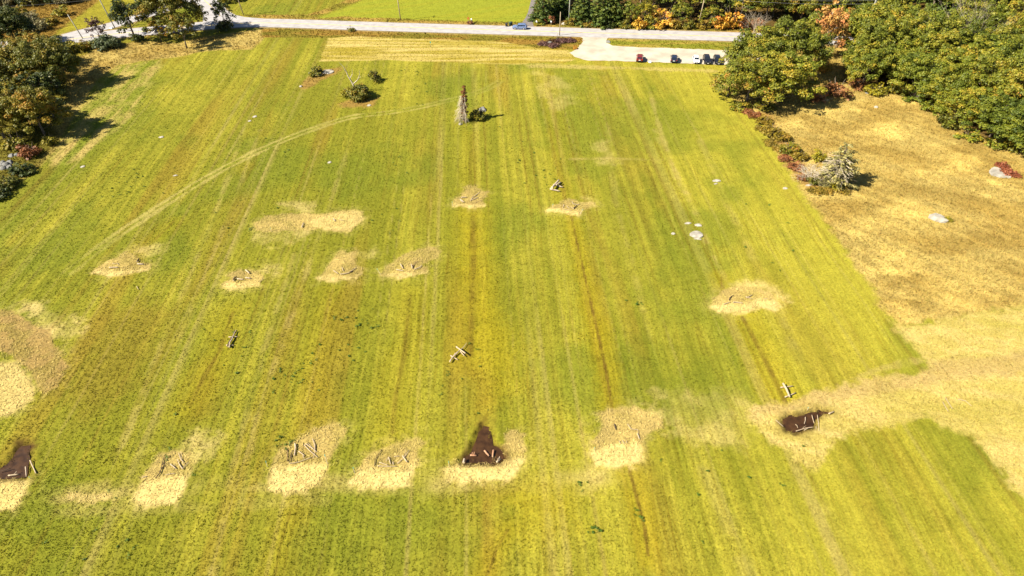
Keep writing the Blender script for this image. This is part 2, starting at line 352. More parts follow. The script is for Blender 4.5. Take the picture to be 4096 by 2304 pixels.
    for p in (soil_poly1, soil_poly2, soil_poly3):
        lay(pm(p, .8, .9) * .75, C(.23, .13, .035), .2)
    # straw
    for p, s in THIN:
        lay(pm(p, 1.6, 1.6) * s * (.4 + .9 * sstep(.35, .65, n2)), STRAW * .95)
    for k, (p, b, s) in PATCH.items():
        lay(sstep(-2.2, .6, sdf(p, X, Y) + jit * 1.2) * .18 * sstep(.3, .62, n3 * .5 + n2 * .5), STRAW * .95)
        lay(pm(p, .35, .5) * (.62 + .3 * sstep(.35, .6, fbm(X * .5, Y * .5, 81, 3))), STRAW_D * (.62 + .6 * n2[:, None]) if k != 'o' else C(.245, .160, .050), .05)
        if b is not None:
            lay(pm(b, .7, .7) * np.minimum(1, s * 1.1) * (.75 + .25 * sstep(.3, .6, n3)), STRAW, .05)
        elif k != 'o':
            lay(pm(p, .6, .4) * s * .8, STRAW, .05)
    for p in MUD.values():
        m = pm(p, .7, .9); lay(sstep(-1.6, .2, sdf(p, X, Y) + jit * .8) * .6, MEAD_BR * .5); lay(m, MUDC, .03)
        dens[sstep(-.3, .3, sdf(p, X, Y) + jit * .7) > .5] = 0.06
    # nothing grows on the roads
    for line, hw in ((road_main, 4.3), (road_side, 3.7), (road_left, 3.3)):
        d = pld(line, X, Y)
        lay(sstep(hw + 1.1, hw + .2, d + jit * .3) * .8, C(.24, .17, .08), .1)
        dens[d < hw] = 0
    for p in (parking, flare, driveway):
        s = sdf(p, X, Y)
        dens[s > .1] = 0
    return np.concatenate([col, rows[:, None]], 1), h, dens

# ------------------------------------------------------------------ object helpers
def prop(o, label=None, cat=None, group=None, kind=None):
    if label: o['label'] = label
    if cat: o['category'] = cat
    if group: o['group'] = group
    if kind: o['kind'] = kind
    return o
def empty(name, loc=(0, 0, 0), rz=0.0):
    o = bpy.data.objects.new(name, None)
    COL.objects.link(o)
    o.location = loc; o.rotation_euler = (0, 0, rz)
    o.empty_display_size = .3
    return o
def new_mesh(name, V, F, cols=None, tint=None, smooth=False):
    """V (n,3); F list of faces, or int array (m,k)"""
    me = bpy.data.meshes.new(name)
    V = np.asarray(V, dtype=np.float32)
    if isinstance(F, np.ndarray):
        m, k = F.shape
        me.vertices.add(len(V)); me.vertices.foreach_set('co', V.ravel())
        me.loops.add(m * k); me.loops.foreach_set('vertex_index', F.astype(np.int32).ravel())
        me.polygons.add(m)
        me.polygons.foreach_set('loop_start', np.arange(0, m * k, k, dtype=np.int32))
        me.update(calc_edges=True)
    else:
        me.from_pydata([tuple(map(float, v)) for v in V], [], F)
    if cols is not None:
        a = me.color_attributes.new('Col', 'FLOAT_COLOR', 'POINT')
        c = np.ones((len(V), 4), np.float32); c[:, :np.asarray(cols).shape[1]] = cols
        a.data.foreach_set('color', c.ravel())
    if tint is not None:
        a = me.attributes.new('tint', 'FLOAT', 'POINT')
        a.data.foreach_set('value', np.asarray(tint, np.float32))
    if smooth:
        me.polygons.foreach_set('use_smooth', np.ones(len(me.polygons), bool))
    me.update()
    return me
def link(name, me, mat=None, parent=None, loc=None):
    o = bpy.data.objects.new(name, me)
    COL.objects.link(o)
    if mat is not None and not me.materials:
        me.materials.append(mat)
    if parent is not None: o.parent = parent
    if loc is not None: o.location = loc
    return o

class MB:
    def __init__(s): s.v = []; s.f = []
    def add(s, V, F):
        b = len(s.v)
        s.v += [tuple(p) for p in V]; s.f += [tuple(i + b for i in f) for f in F]
        return s
    def box(s, x0, x1, y0, y1, z0, z1, top=1.0):
        cx, cy = (x0 + x1) / 2, (y0 + y1) / 2
        q = lambda x, y: (cx + (x - cx) * top, cy + (y - cy) * top)
        V = [(x0, y0, z0), (x1, y0, z0), (x1, y1, z0), (x0, y1, z0)] + [(*q(x, y), z1) for x, y in ((x0, y0), (x1, y0), (x1, y1), (x0, y1))]
        return s.add(V, [(3, 2, 1, 0), (4, 5, 6, 7), (0, 1, 5, 4), (1, 2, 6, 5), (2, 3, 7, 6), (3, 0, 4, 7)])
    def tube(s, pts, rad, n=6, caps=True):
        pts = [Vector(p) for p in pts]
        if not hasattr(rad, '__len__'): rad = [rad] * len(pts)
        V = []; F = []
        prev = None
        for i, p in enumerate(pts):
            d = (pts[min(i + 1, len(pts) - 1)] - pts[max(i - 1, 0)])
            if d.length < 1e-6: d = Vector((0, 0, 1))
            d.normalize()
            a = Vector((0, 0, 1)) if abs(d.z) < .9 else Vector((1, 0, 0))
            if prev is not None: a = prev
            e1 = (a - d * a.dot(d)).normalized(); prev = e1
            e2 = d.cross(e1)
            for k in range(n):
                t = 2 * math.pi * k / n
                V.append(p + (e1 * math.cos(t) + e2 * math.sin(t)) * rad[i])
        for i in range(len(pts) - 1):
            for k in range(n):
                F.append((i * n + k, i * n + (k + 1) % n, (i + 1) * n + (k + 1) % n, (i + 1) * n + k))
        if caps:
            F.append(tuple(range(n - 1, -1, -1))); F.append(tuple((len(pts) - 1) * n + k for k in range(n)))
        return s.add(V, F)
    def mesh(s, name, smooth=False): return new_mesh(name, s.v, s.f, smooth=smooth)
    def build(s, name, mat, parent=None, smooth=False, loc=None): return link(name, s.mesh(name, smooth), mat, parent, loc)

# ------------------------------------------------------------------ materials
def nmat(name):
    m = bpy.data.materials.new(name); m.use_nodes = True
    nt = m.node_tree
    return m, nt, nt.nodes['Principled BSDF']
def mat(name, color, rough=.8, var=.25, scale=6.0, bump=.0, metal=0.0, spec=.3):
    m, nt, p = nmat(name)
    p.inputs['Roughness'].default_value = rough
    p.inputs['Metallic'].default_value = metal
    p.inputs['Specular IOR Level'].default_value = spec
    tc = nt.nodes.new('ShaderNodeTexCoord')
    no = nt.nodes.new('ShaderNodeTexNoise'); no.inputs['Scale'].default_value = scale; no.inputs['Detail'].default_value = 5
    nt.links.new(tc.outputs['Object'], no.inputs['Vector'])
    rp = nt.nodes.new('ShaderNodeValToRGB')
    c = color
    rp.color_ramp.elements[0].position = .3; rp.color_ramp.elements[1].position = .7
    rp.color_ramp.elements[0].color = (*[x * (1 - var) for x in c], 1)
    rp.color_ramp.elements[1].color = (*[min(1, x * (1 + var)) for x in c], 1)
    nt.links.new(no.outputs['Fac'], rp.inputs['Fac'])
    nt.links.new(rp.outputs['Color'], p.inputs['Base Color'])
    if bump:
        b = nt.nodes.new('ShaderNodeBump'); b.inputs['Strength'].default_value = bump; b.inputs['Distance'].default_value = .05
        nt.links.new(no.outputs['Fac'], b.inputs['Height']); nt.links.new(b.outputs['Normal'], p.inputs['Normal'])
    return m
def leaf_mat(name, stops, trans=.14, objvar=.25):
    """foliage: colour from each leaf's own tint plus a shift per plant"""
    m, nt, p = nmat(name)
    at = nt.nodes.new('ShaderNodeAttribute'); at.attribute_name = 'tint'
    oi = nt.nodes.new('ShaderNodeObjectInfo')
    ma = nt.nodes.new('ShaderNodeMath'); ma.operation = 'MULTIPLY_ADD'
    nt.links.new(oi.outputs['Random'], ma.inputs[0]); ma.inputs[1].default_value = objvar; nt.links.new(at.outputs['Fac'], ma.inputs[2])
    ms = nt.nodes.new('ShaderNodeMath'); ms.operation = 'SUBTRACT'; nt.links.new(ma.outputs[0], ms.inputs[0]); ms.inputs[1].default_value = objvar * .5
    rp = nt.nodes.new('ShaderNodeValToRGB')
    e = rp.color_ramp.elements
    while len(e) < len(stops): e.new(.5)
    for i, (pos, c) in enumerate(stops):
        e[i].position = pos; e[i].color = (*c, 1)
    nt.links.new(ms.outputs[0], rp.inputs['Fac'])
    nt.links.new(rp.outputs['Color'], p.inputs['Base Color'])
    p.inputs['Roughness'].default_value = .55; p.inputs['Specular IOR Level'].default_value = .25
    tr = nt.nodes.new('ShaderNodeBsdfTranslucent'); nt.links.new(rp.outputs['Color'], tr.inputs['Color'])
    mx = nt.nodes.new('ShaderNodeMixShader'); mx.inputs[0].default_value = trans
    nt.links.new(p.outputs[0], mx.inputs[1]); nt.links.new(tr.outputs[0], mx.inputs[2])
    nt.links.new(mx.outputs[0], nt.nodes['Material Output'].inputs['Surface'])
    return m

def add_streaks(nt, geo, col_socket, weight):
    """fine mowing lines along the rows: tints the albedo at a scale finer than the mesh"""
    mp = nt.nodes.new('ShaderNodeMapping'); mp.inputs['Rotation'].default_value = (0, 0, -0.0555); mp.inputs['Scale'].default_value = (2.4, .045, 0)
    wn_ = nt.nodes.new('ShaderNodeTexNoise'); wn_.inputs['Scale'].default_value = .045; wn_.inputs['Detail'].default_value = 2
    nt.links.new(geo.outputs['Position'], wn_.inputs['Vector'])
    wa = nt.nodes.new('ShaderNodeVectorMath'); wa.operation = 'MULTIPLY_ADD'; wa.inputs[1].default_value = (3.0, 0, 0)
    nt.links.new(wn_.outputs['Color'], wa.inputs[0]); nt.links.new(geo.outputs['Position'], wa.inputs[2])
    nt.links.new(wa.outputs[0], mp.inputs['Vector'])
    n = nt.nodes.new('ShaderNodeTexNoise'); n.inputs['Scale'].default_value = 1.0; n.inputs['Detail'].default_value = 3; n.inputs['Roughness'].default_value = .6
    nt.links.new(mp.outputs[0], n.inputs['Vector'])
    rp = nt.nodes.new('ShaderNodeValToRGB')
    e = rp.color_ramp.elements
    e.new(.5)
    e[0].position = .30; e[0].color = (.80, .71, .62, 1)
    e[1].position = .50; e[1].color = (1, 1, 1, 1)
    e[2].position = .70; e[2].color = (1.26, 1.22, 1.4, 1)
    nt.links.new(n.outputs['Fac'], rp.inputs['Fac'])
    pn = nt.nodes.new('ShaderNodeTexNoise'); pn.inputs['Scale'].default_value = .07; pn.inputs['Detail'].default_value = 3
    nt.links.new(geo.outputs['Position'], pn.inputs['Vector'])
    pr = nt.nodes.new('ShaderNodeMapRange'); pr.inputs[1].default_value = .38; pr.inputs[2].default_value = .64; pr.inputs[3].default_value = .2; pr.inputs[4].default_value = .85
    nt.links.new(pn.outputs['Fac'], pr.inputs[0])
    fw = nt.nodes.new('ShaderNodeMath'); fw.operation = 'MULTIPLY'; nt.links.new(pr.outputs[0], fw.inputs[0]); nt.links.new(weight, fw.inputs[1])
    mx = nt.nodes.new('ShaderNodeMix'); mx.data_type = 'RGBA'; mx.clamp_result = False
    nt.links.new(fw.outputs[0], mx.inputs[0]); mx.inputs[6].default_value = (1, 1, 1, 1); nt.links.new(rp.outputs['Color'], mx.inputs[7])
    vm = nt.nodes.new('ShaderNodeVectorMath'); vm.operation = 'MULTIPLY'
    nt.links.new(col_socket, vm.inputs[0]); nt.links.new(mx.outputs[2], vm.inputs[1])
    return vm.outputs[0]
def ground_material():
    m, nt, p = nmat('land')
    at = nt.nodes.new('ShaderNodeAttribute'); at.attribute_name = 'Col'
    geo = nt.nodes.new('ShaderNodeNewGeometry')
    def noise(sc, det):
        n = nt.nodes.new('ShaderNodeTexNoise'); n.inputs['Scale'].default_value = sc; n.inputs['Detail'].default_value = det
        n.inputs['Roughness'].default_value = .65
        nt.links.new(geo.outputs['Position'], n.inputs['Vector']); return n
    a = noise(3.4, 6); b = noise(.5, 4)
    mr = nt.nodes.new('ShaderNodeMapRange'); mr.inputs[1].default_value = .3; mr.inputs[2].default_value = .7; mr.inputs[3].default_value = .68; mr.inputs[4].default_value = 1.28
    nt.links.new(a.outputs['Fac'], mr.inputs[0])
    mr2 = nt.nodes.new('ShaderNodeMapRange'); mr2.inputs[1].default_value = .3; mr2.inputs[2].default_value = .7; mr2.inputs[3].default_value = .86; mr2.inputs[4].default_value = 1.14
    nt.links.new(b.outputs['Fac'], mr2.inputs[0])
    mu = nt.nodes.new('ShaderNodeMath'); mu.operation = 'MULTIPLY'; nt.links.new(mr.outputs[0], mu.inputs[0]); nt.links.new(mr2.outputs[0], mu.inputs[1])
    vm = nt.nodes.new('ShaderNodeVectorMath'); vm.operation = 'SCALE'
    nt.links.new(at.outputs['Color'], vm.inputs[0]); nt.links.new(mu.outputs[0], vm.inputs['Scale'])
    nt.links.new(add_streaks(nt, geo, vm.outputs[0], at.outputs['Alpha']), p.inputs['Base Color'])
    p.inputs['Roughness'].default_value = .95; p.inputs['Specular IOR Level'].default_value = .1
    bp = nt.nodes.new('ShaderNodeBump'); bp.inputs['Strength'].default_value = .55; bp.inputs['Distance'].default_value = .13
    nt.links.new(a.outputs['Fac'], bp.inputs['Height']); nt.links.new(bp.outputs['Normal'], p.inputs['Normal'])
    return m
def grass_material(name, trans=.3):
    m, nt, p = nmat(name)
    at = nt.nodes.new('ShaderNodeAttribute'); at.attribute_name = 'Col'
    geo = nt.nodes.new('ShaderNodeNewGeometry')
    n = nt.nodes.new('ShaderNodeTexNoise'); n.inputs['Scale'].default_value = 1.5; n.inputs['Detail'].default_value = 3
    nt.links.new(geo.outputs['Position'], n.inputs['Vector'])
    mr = nt.nodes.new('ShaderNodeMapRange'); mr.inputs[1].default_value = .3; mr.inputs[2].default_value = .7; mr.inputs[3].default_value = .82; mr.inputs[4].default_value = 1.18
    nt.links.new(n.outputs['Fac'], mr.inputs[0])
    vm = nt.nodes.new('ShaderNodeVectorMath'); vm.operation = 'SCALE'
    nt.links.new(at.outputs['Color'], vm.inputs[0]); nt.links.new(mr.outputs[0], vm.inputs['Scale'])
    cs = add_streaks(nt, geo, vm.outputs[0], at.outputs['Alpha'])
    nt.links.new(cs, p.inputs['Base Color'])
    p.inputs['Roughness'].default_value = .8; p.inputs['Specular IOR Level'].default_value = .15
    tr = nt.nodes.new('ShaderNodeBsdfTranslucent'); nt.links.new(cs, tr.inputs['Color'])
    mx = nt.nodes.new('ShaderNodeMixShader'); mx.inputs[0].default_value = trans
    nt.links.new(p.outputs[0], mx.inputs[1]); nt.links.new(tr.outputs[0], mx.inputs[2])
    nt.links.new(mx.outputs[0], nt.nodes['Material Output'].inputs['Surface'])
    return m

M = {}
M['land'] = ground_material()
M['grass'] = grass_material('grass_blades', .15)
M['asphalt'] = mat('sunbleached_asphalt', (.31, .290, .278), .9, .16, .5, .1)
M['asphalt_dark'] = mat('dark_asphalt', (.15, .13, .115), .9, .25, .8, .1)
M['gravel'] = mat('pale_gravel', (.385, .33, .25), .95, .24, .22, .3)
M['yellow_line'] = mat('worn_yellow_paint', (.58, .41, .08), .8, .2, 2.0)
M['bark'] = mat('bark', (.15, .115, .08), .9, .4, 5.0, .5)
M['bark_pale'] = mat('pale_bark', (.30, .25, .18), .9, .3, 5.0, .4)
M['dead'] = mat('bleached_dead_wood', (.40, .335, .235), .85, .3, 4.0, .4)
M['deadbrown'] = mat('brown_dead_wood', (.17, .10, .06), .9, .4, 4.0, .4)
M['log'] = mat('weathered_log', (.36, .28, .19), .85, .3, 7.0, .5)
M['log_pale'] = mat('peeled_log', (.36, .275, .17), .8, .2, 7.0, .3)
M['log_dark'] = mat('dark_bark_log', (.07, .045, .028), .9, .4, 7.0, .5)
M['log_wet'] = mat('reddish_wet_log', (.33, .17, .09), .7, .3, 7.0, .4)
M['cut'] = mat('cut_wood', (.52, .40, .24), .85, .2, 20.0)
M['rock'] = mat('pale_granite', (.30, .27, .215), .9, .4, 1.6, .7)
M['rockgrey'] = mat('grey_granite', (.15, .145, .13), .9, .3, 2.5, .6)
M['pole'] = mat('weathered_pole', (.33, .26, .16), .9, .25, 3.0, .3)
M['pole_grey'] = mat('grey_pole', (.30, .29, .24), .9, .25, 3.0, .3)
M['steel'] = mat('galvanised_steel', (.45, .45, .43), .4, .1, 8.0, 0, .8)
M['cable'] = mat('cable_black', (.03, .03, .03), .6, .2, 5.0)
M['cable_bright'] = mat('aluminium_cable', (.5, .5, .48), .4, .1, 5.0, 0, .6)
M['black'] = mat('black_plastic', (.018, .018, .02), .5, .2, 5.0)
M['white'] = mat('white_enamel', (.75, .75, .75), .4, .05, 5.0)
M['orange'] = mat('rusty_orange_sign', (.45, .16, .03), .6, .2, 5.0)
M['teal'] = mat('teal_plastic', (.06, .35, .28), .6, .15, 5.0)
M['greenbin'] = mat('green_plastic', (.05, .10, .06), .5, .15, 5.0)
M['stake'] = mat('wooden_stake', (.45, .37, .24), .85, .2, 8.0)
M['tyre'] = mat('tyre_rubber', (.015, .015, .015), .8, .2, 9.0)
M['rim'] = mat('alloy_rim', (.5, .5, .5), .3, .1, 9.0, 0, .8)
M['glass'] = mat('tinted_glass', (.012, .016, .020), .08, .1, 3.0, 0, 0, .8)
M['lamp_red'] = mat('tail_lamp', (.35, .01, .01), .25, .1, 9.0, 0, 0, .6)
M['lamp_white'] = mat('head_lamp', (.7, .7, .68), .15, .1, 9.0, 0, 0, .8)
def paint(name, c, metal=.25):
    m = mat(name, c, .28, .06, 1.2, 0, metal, .6)
    m.node_tree.nodes['Principled BSDF'].inputs['Coat Weight'].default_value = .6
    m.node_tree.nodes['Principled BSDF'].inputs['Coat Roughness'].default_value = .08
    return m

# foliage palettes
M['oak'] = leaf_mat('oak_leaves', [(0, (.052, .072, .008)), (.45, (.126, .145, .011)), (.8, (.225, .205, .016)), (1, (.33, .22, .02))], objvar=.5)
M['oak2'] = leaf_mat('turning_oak_leaves', [(0, (.055, .07, .008)), (.45, (.13, .142, .011)), (.82, (.23, .195, .016)), (.95, (.30, .19, .02)), (1, (.36, .15, .025))])
M['maple_olive'] = leaf_mat('olive_maple_leaves', [(0, (.04, .05, .006)), (.4, (.105, .108, .010)), (.78, (.19, .155, .014)), (1, (.30, .15, .018))])
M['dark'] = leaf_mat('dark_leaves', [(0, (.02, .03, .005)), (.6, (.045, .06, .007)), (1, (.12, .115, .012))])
M['autumn'] = leaf_mat('autumn_leaves', [(0, (.045, .05, .006)), (.4, (.13, .125, .010)), (.75, (.24, .18, .014)), (1, (.34, .15, .018))])
M['orange_leaf'] = leaf_mat('orange_leaves', [(0, (.26, .13, .02)), (.5, (.42, .23, .055)), (1, (.48, .18, .06))])
M['yellow_leaf'] = leaf_mat('yellow_orange_leaves', [(0, (.26, .17, .015)), (.45, (.48, .28, .025)), (.8, (.54, .22, .03)), (1, (.48, .12, .025))])
M['red_leaf'] = leaf_mat('red_leaves', [(0, (.12, .045, .012)), (.6, (.21, .075, .025)), (1, (.30, .13, .045))])
M['red_scrub'] = leaf_mat('vivid_red_leaves', [(0, (.13, .035, .012)), (.6, (.23, .06, .025)), (1, (.32, .12, .05))])
M['purple_leaf'] = leaf_mat('purple_leaves', [(0, (.05, .02, .018)), (.6, (.11, .05, .04)), (1, (.18, .10, .07))])
M['brown_leaf'] = leaf_mat('brown_leaves', [(0, (.12, .05, .015)), (.6, (.24, .10, .035)), (1, (.34, .17, .06))])
M['pine'] = leaf_mat('pine_needles', [(0, (.032, .056, .009)), (.55, (.078, .108, .014)), (1, (.17, .175, .022))])
M['spruce'] = leaf_mat('spruce_needles', [(0, (.11, .105, .028)), (.55, (.27, .235, .075)), (1, (.45, .37, .14))])
M['blue_bush'] = leaf_mat('blue_green_leaves', [(0, (.03, .045, .015)), (.55, (.065, .085, .03)), (1, (.13, .14, .05))])
M['bush'] = leaf_mat('bush_leaves', [(0, (.045, .05, .006)), (.5, (.11, .11, .009)), (.85, (.22, .17, .014)), (1, (.30, .12, .02))])
M['yellow_bush'] = leaf_mat('yellow_green_leaves', [(0, (.09, .09, .007)), (.5, (.21, .18, .01)), (1, (.33, .25, .015))])
M['hedge'] = leaf_mat('ochre_scrub_leaves', [(0, (.09, .06, .008)), (.5, (.19, .14, .012)), (1, (.30, .17, .025))])
M['weed'] = leaf_mat('weed_leaves', [(0, (.03, .065, .007)), (.6, (.065, .115, .010)), (1, (.12, .18, .014))])
M['greybush'] = leaf_mat('grey_green_leaves', [(0, (.08, .075, .03)), (.6, (.16, .14, .05)), (1, (.25, .20, .08))])

# ------------------------------------------------------------------ the land: one sheet to the horizon, finest near the viewer
def fan_w(y): return 72 + .585 * (np.maximum(y, 30) - 35)
ys = [30.0]
while ys[-1] < 285: ys.append(ys[-1] + .22 + .0019 * (ys[-1] - 30))
ys = np.array([-3000, -1200, -400, -150, -60, -20, 0, 12, 20, 26] + ys + [290, 300, 320, 360, 430, 560, 800, 1300, 2300, 4500, 9000])
ss = np.concatenate([-np.geomspace(60, 1.04, 12), np.linspace(-1, 1, 680), np.geomspace(1.04, 60, 12)])
SS, YY = np.meshgrid(ss, ys)
XX = SS * fan_w(YY)
X, Y = XX.ravel(), YY.ravel()
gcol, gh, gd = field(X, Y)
Z = (fbm(X * .3, Y * .3, 91, 3) - .5) * .05
for p_ in MUD.values():
    sd_ = sdf(p_, X, Y, 4.0) + (fbm(X * 1.2, Y * 1.2, 12, 3) - .5) * 1.1
    Z = Z - .30 * sstep(-.7, .3, sd_) + .09 * sstep(-1.5, -.8, sd_) * (1 - sstep(-.8, -.4, sd_)) + sstep(0, .5, sd_) * (fbm(X * 2.2, Y * 2.2, 14, 3) - .5) * .22
V = np.stack([X, Y, Z], 1)
nr, nc = SS.shape
idx = np.arange(nr * nc).reshape(nr, nc)
F = np.stack([idx[:-1, :-1].ravel(), idx[:-1, 1:].ravel(), idx[1:, 1:].ravel(), idx[1:, :-1].ravel()], 1)
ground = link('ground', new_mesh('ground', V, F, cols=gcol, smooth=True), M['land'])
prop(ground, kind='structure')

# ------------------------------------------------------------------ roads
def ribbon(name, line, hw, z, m, kind='structure', label=None):
    a, b = offset_line(line, hw), offset_line(line, -hw)
    V = [(p[0], p[1], z) for p in a] + [(p[0], p[1], z) for p in b]
    n = len(a)
    F = [(i, i + n, i + n + 1, i + 1) for i in range(n - 1)]
    o = link(name, new_mesh(name, V, F), m)
    if o.data.polygons[0].normal.z < 0: o.data.flip_normals()
    return prop(o, label, kind=kind)
def sheet(name, poly, z, m, kind='structure'):
    o = link(name, new_mesh(name, [(x, y, z) for x, y in poly], [tuple(range(len(poly)))]), m)
    if o.data.polygons[0].normal.z < 0: o.data.flip_normals()
    return prop(o, kind=kind)
def wobble(poly, amp, step, seed):
    R = random.Random(seed); out = []
    n = len(poly)
    for i in range(n):
        a, b = poly[i], poly[(i + 1) % n]
        L = math.hypot(b[0] - a[0], b[1] - a[1]); k = max(1, int(L / step))
        for j in range(k):
            t = j / k
            out.append((a[0] + (b[0] - a[0]) * t + R.uniform(-amp, amp), a[1] + (b[1] - a[1]) * t + R.uniform(-amp, amp)))
    return out
ribbon('road', road_main, 4.1, .064, M['asphalt'])
ribbon('side_road', road_side, 3.4, .056, M['asphalt'])
ribbon('side_road', road_left, 3.0, .048, M['asphalt'])
sheet('road_junction', flare, .060, M['asphalt'])
sheet('parking_lot', wobble(parking, .25, 1.2, 3), .052, M['gravel'])
sheet('driveway', driveway, .044, M['asphalt_dark'])
ml = road_main
cl = ribbon('centre_line', ml, .17, .0, M['yellow_line'], None); cl.parent = bpy.data.objects['road']; cl.location.z = .068
sl_ = ribbon('centre_line', road_side[:-6], .10, .0, M['yellow_line'], None); sl_.parent = bpy.data.objects['side_road']; sl_.location.z = .0685

# ------------------------------------------------------------------ grass and straw
nrs = np.random.RandomState(5)
def blades(P, h, w, cols, per=3, spread=.12, lean=.5, flat=0.0):
    """little pointed blades; returns verts, tri faces, colours"""
    n = len(P)
    P = np.repeat(P, per, 0); h = np.repeat(h, per); w = np.repeat(w, per); cols = np.repeat(cols, per, 0)
    k = n * per
    P = P + np.stack([nrs.uniform(-1, 1, k) * spread, nrs.uniform(-1, 1, k) * spread, np.zeros(k)], 1)
    a = nrs.uniform(0, 2 * np.pi, k)
    b = nrs.uniform(0, 2 * np.pi, k)
    sx = np.stack([np.cos(a), np.sin(a), np.zeros(k)], 1) * (w * .5)[:, None]
    ln = nrs.uniform(.1, 1, k) * lean
    tip = np.stack([np.cos(b) * ln * h, np.sin(b) * ln * h, h * nrs.uniform(.7, 1.1, k)], 1)
    V = np.stack([P - sx, P + sx, P + tip], 1).reshape(-1, 3)
    F = np.arange(3 * k).reshape(-1, 3)
    cj = cols.copy(); cj[:, :3] *= nrs.uniform(.84, 1.16, (k, 1)) * (1 + nrs.uniform(-.08, .08, (k, 3)))
    return V, F, np.repeat(cj, 3, 0)
def scatter(n, y0=32, y1=275):
    # density falls off with distance from the viewer like the land's mesh does
    q = nrs.uniform(0, 1, n)
    f = ys[(ys >= y0) & (ys <= y1)]
    y = np.interp(q * (len(f) - 1), np.arange(len(f)), f)
    x = nrs.uniform(-1, 1, n) * fan_w(y)
    return x, y
x, y = scatter(360000)
vis = np.abs(x) < .80 * np.hypot(y, 0) * 0 + (58 + .60 * (y - 38)) + 8
x, y = x[vis], y[vis]
rr_ = x + .0555 * y
sp_ = .85
rr_ = rr_ + 2.5 * fbm(x * .06, y * .02, 45, 2)
pull = np.where(nrs.uniform(0, 1, len(x)) < .5, .5, 0) * sstep(.3, .6, fbm(x * .05, y * .03, 44, 2))
x = x - pull * (rr_ - np.round(rr_ / sp_) * sp_)
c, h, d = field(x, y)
keep = nrs.uniform(0, 1, len(x)) < d
x, y, c, h = x[keep], y[keep], c[keep], h[keep]
tall = h > .3
dist = np.hypot(y, CAM_H)
def grass_obj(name, sel, per, hs, ws, lean, label, cat, spread):
    P = np.stack([x[sel], y[sel], np.zeros(sel.sum())], 1)
    w = ws * (.75 + .3 * (dist[sel] / 120))
    V, F, cc = blades(P, h[sel] * hs * nrs.uniform(.5, 1.4, sel.sum()), w, c[sel] * np.array([1.12, 1.12, 1.12, 1]), per, spread, lean)
    o = link(name, new_mesh(name, V, F, cols=cc), M['grass'])
    return prop(o, label, cat, kind='stuff')
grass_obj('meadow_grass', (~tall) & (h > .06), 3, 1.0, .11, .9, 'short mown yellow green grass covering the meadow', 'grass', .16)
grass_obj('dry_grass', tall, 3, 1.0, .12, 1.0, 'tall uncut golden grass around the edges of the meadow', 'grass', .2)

def in_poly(poly, n, rs):
    P = np.array(poly); lo, hi = P.min(0), P.max(0)
    out_x, out_y = [], []
    got = 0
    while got < n:
        xx = rs.uniform(lo[0], hi[0], n * 2); yy = rs.uniform(lo[1], hi[1], n * 2)
        s = sdf(poly, xx, yy, 3.0) + (fbm(xx * .8, yy * .8, 3, 2) - .5) * 1.6 + np.minimum(rs.exponential(.16, n * 2), 1.6)
        ok = s > 0
        out_x.append(xx[ok]); out_y.append(yy[ok]); got += ok.sum()
    return np.concatenate(out_x)[:n], np.concatenate(out_y)[:n]
def litter(name, poly, bright, dens, label):
    a = np.array(poly)
    area = .5 * abs(np.dot(a[:, 0], np.roll(a[:, 1], 1)) - np.dot(a[:, 1], np.roll(a[:, 0], 1)))
    n = int(area * dens)
    px, py = in_poly(poly, n, nrs)
    cc, _, _ = field(px, py)
    k = n
    an = nrs.uniform(0, 2 * np.pi, k); L = nrs.uniform(.2, .7, k); w = nrs.uniform(.02, .05, k) * 1.3
    d = np.stack([np.cos(an), np.sin(an), nrs.uniform(-.1, .5, k)], 1) * L[:, None] * .5
    s = np.stack([-np.sin(an), np.cos(an), nrs.uniform(-.5, .5, k)], 1) * w[:, None]
    P = np.stack([px, py, nrs.uniform(.04, .16, k)], 1)
    V = np.stack([P - d - s, P - d + s, P + d], 1).reshape(-1, 3)
    cj = np.repeat(np.concatenate([(cc[:, :3] * .85 + STRAW * .28) * nrs.uniform(.75, 1.4, (k, 1)), np.zeros((k, 1))], 1), 3, 0)
    o = link(name, new_mesh(name, V, np.arange(3 * k).reshape(-1, 3), cols=cj), M['grass'])
    return prop(o, label, 'straw', 'cut straw patches in the meadow', 'stuff')
LIT = {
 'a': 'cut straw patch with small logs, far left of the upper row', 'b': 'small straw patch with four short logs, second from left in the upper row',
 'c': 'straw patch with a long curved log, left of the forked-branch patch', 'd': 'straw patch holding a forked branch, rightmost of the four in a row',
 'e': 'long wide straw strip above the row of four straw patches', 'f': 'straw patch with branches on the yellow strip below the ivy-covered snag',
 'g': 'straw patch with stakes just below the big log pile', 'h': 'pale straw patch alone on the right side of the meadow',
 'i': 'straw patch with brushwood, second from left along the bottom row', 'j': 'large bright straw patch with many branches, bottom row',
 'k': 'straw patch with crossed branches directly left of the dark wet hollow', 'l': 'straw crescent wrapped around the dark wet hollow with five logs',
 'm': 'large straw patch with a rusty brush heap, right of the wet hollow', 'n': 'straw patch at the left edge below the purple wet hollow',
 'o': 'tan arc of old straw at the left edge of the picture', 'p': 'yellow green straw patch inside the tan arc at left', 'q': 'narrow straw strip low on the left side'}
for k, (p, b, s) in PATCH.items():
    litter('straw_litter', p, b, 13, LIT[k])

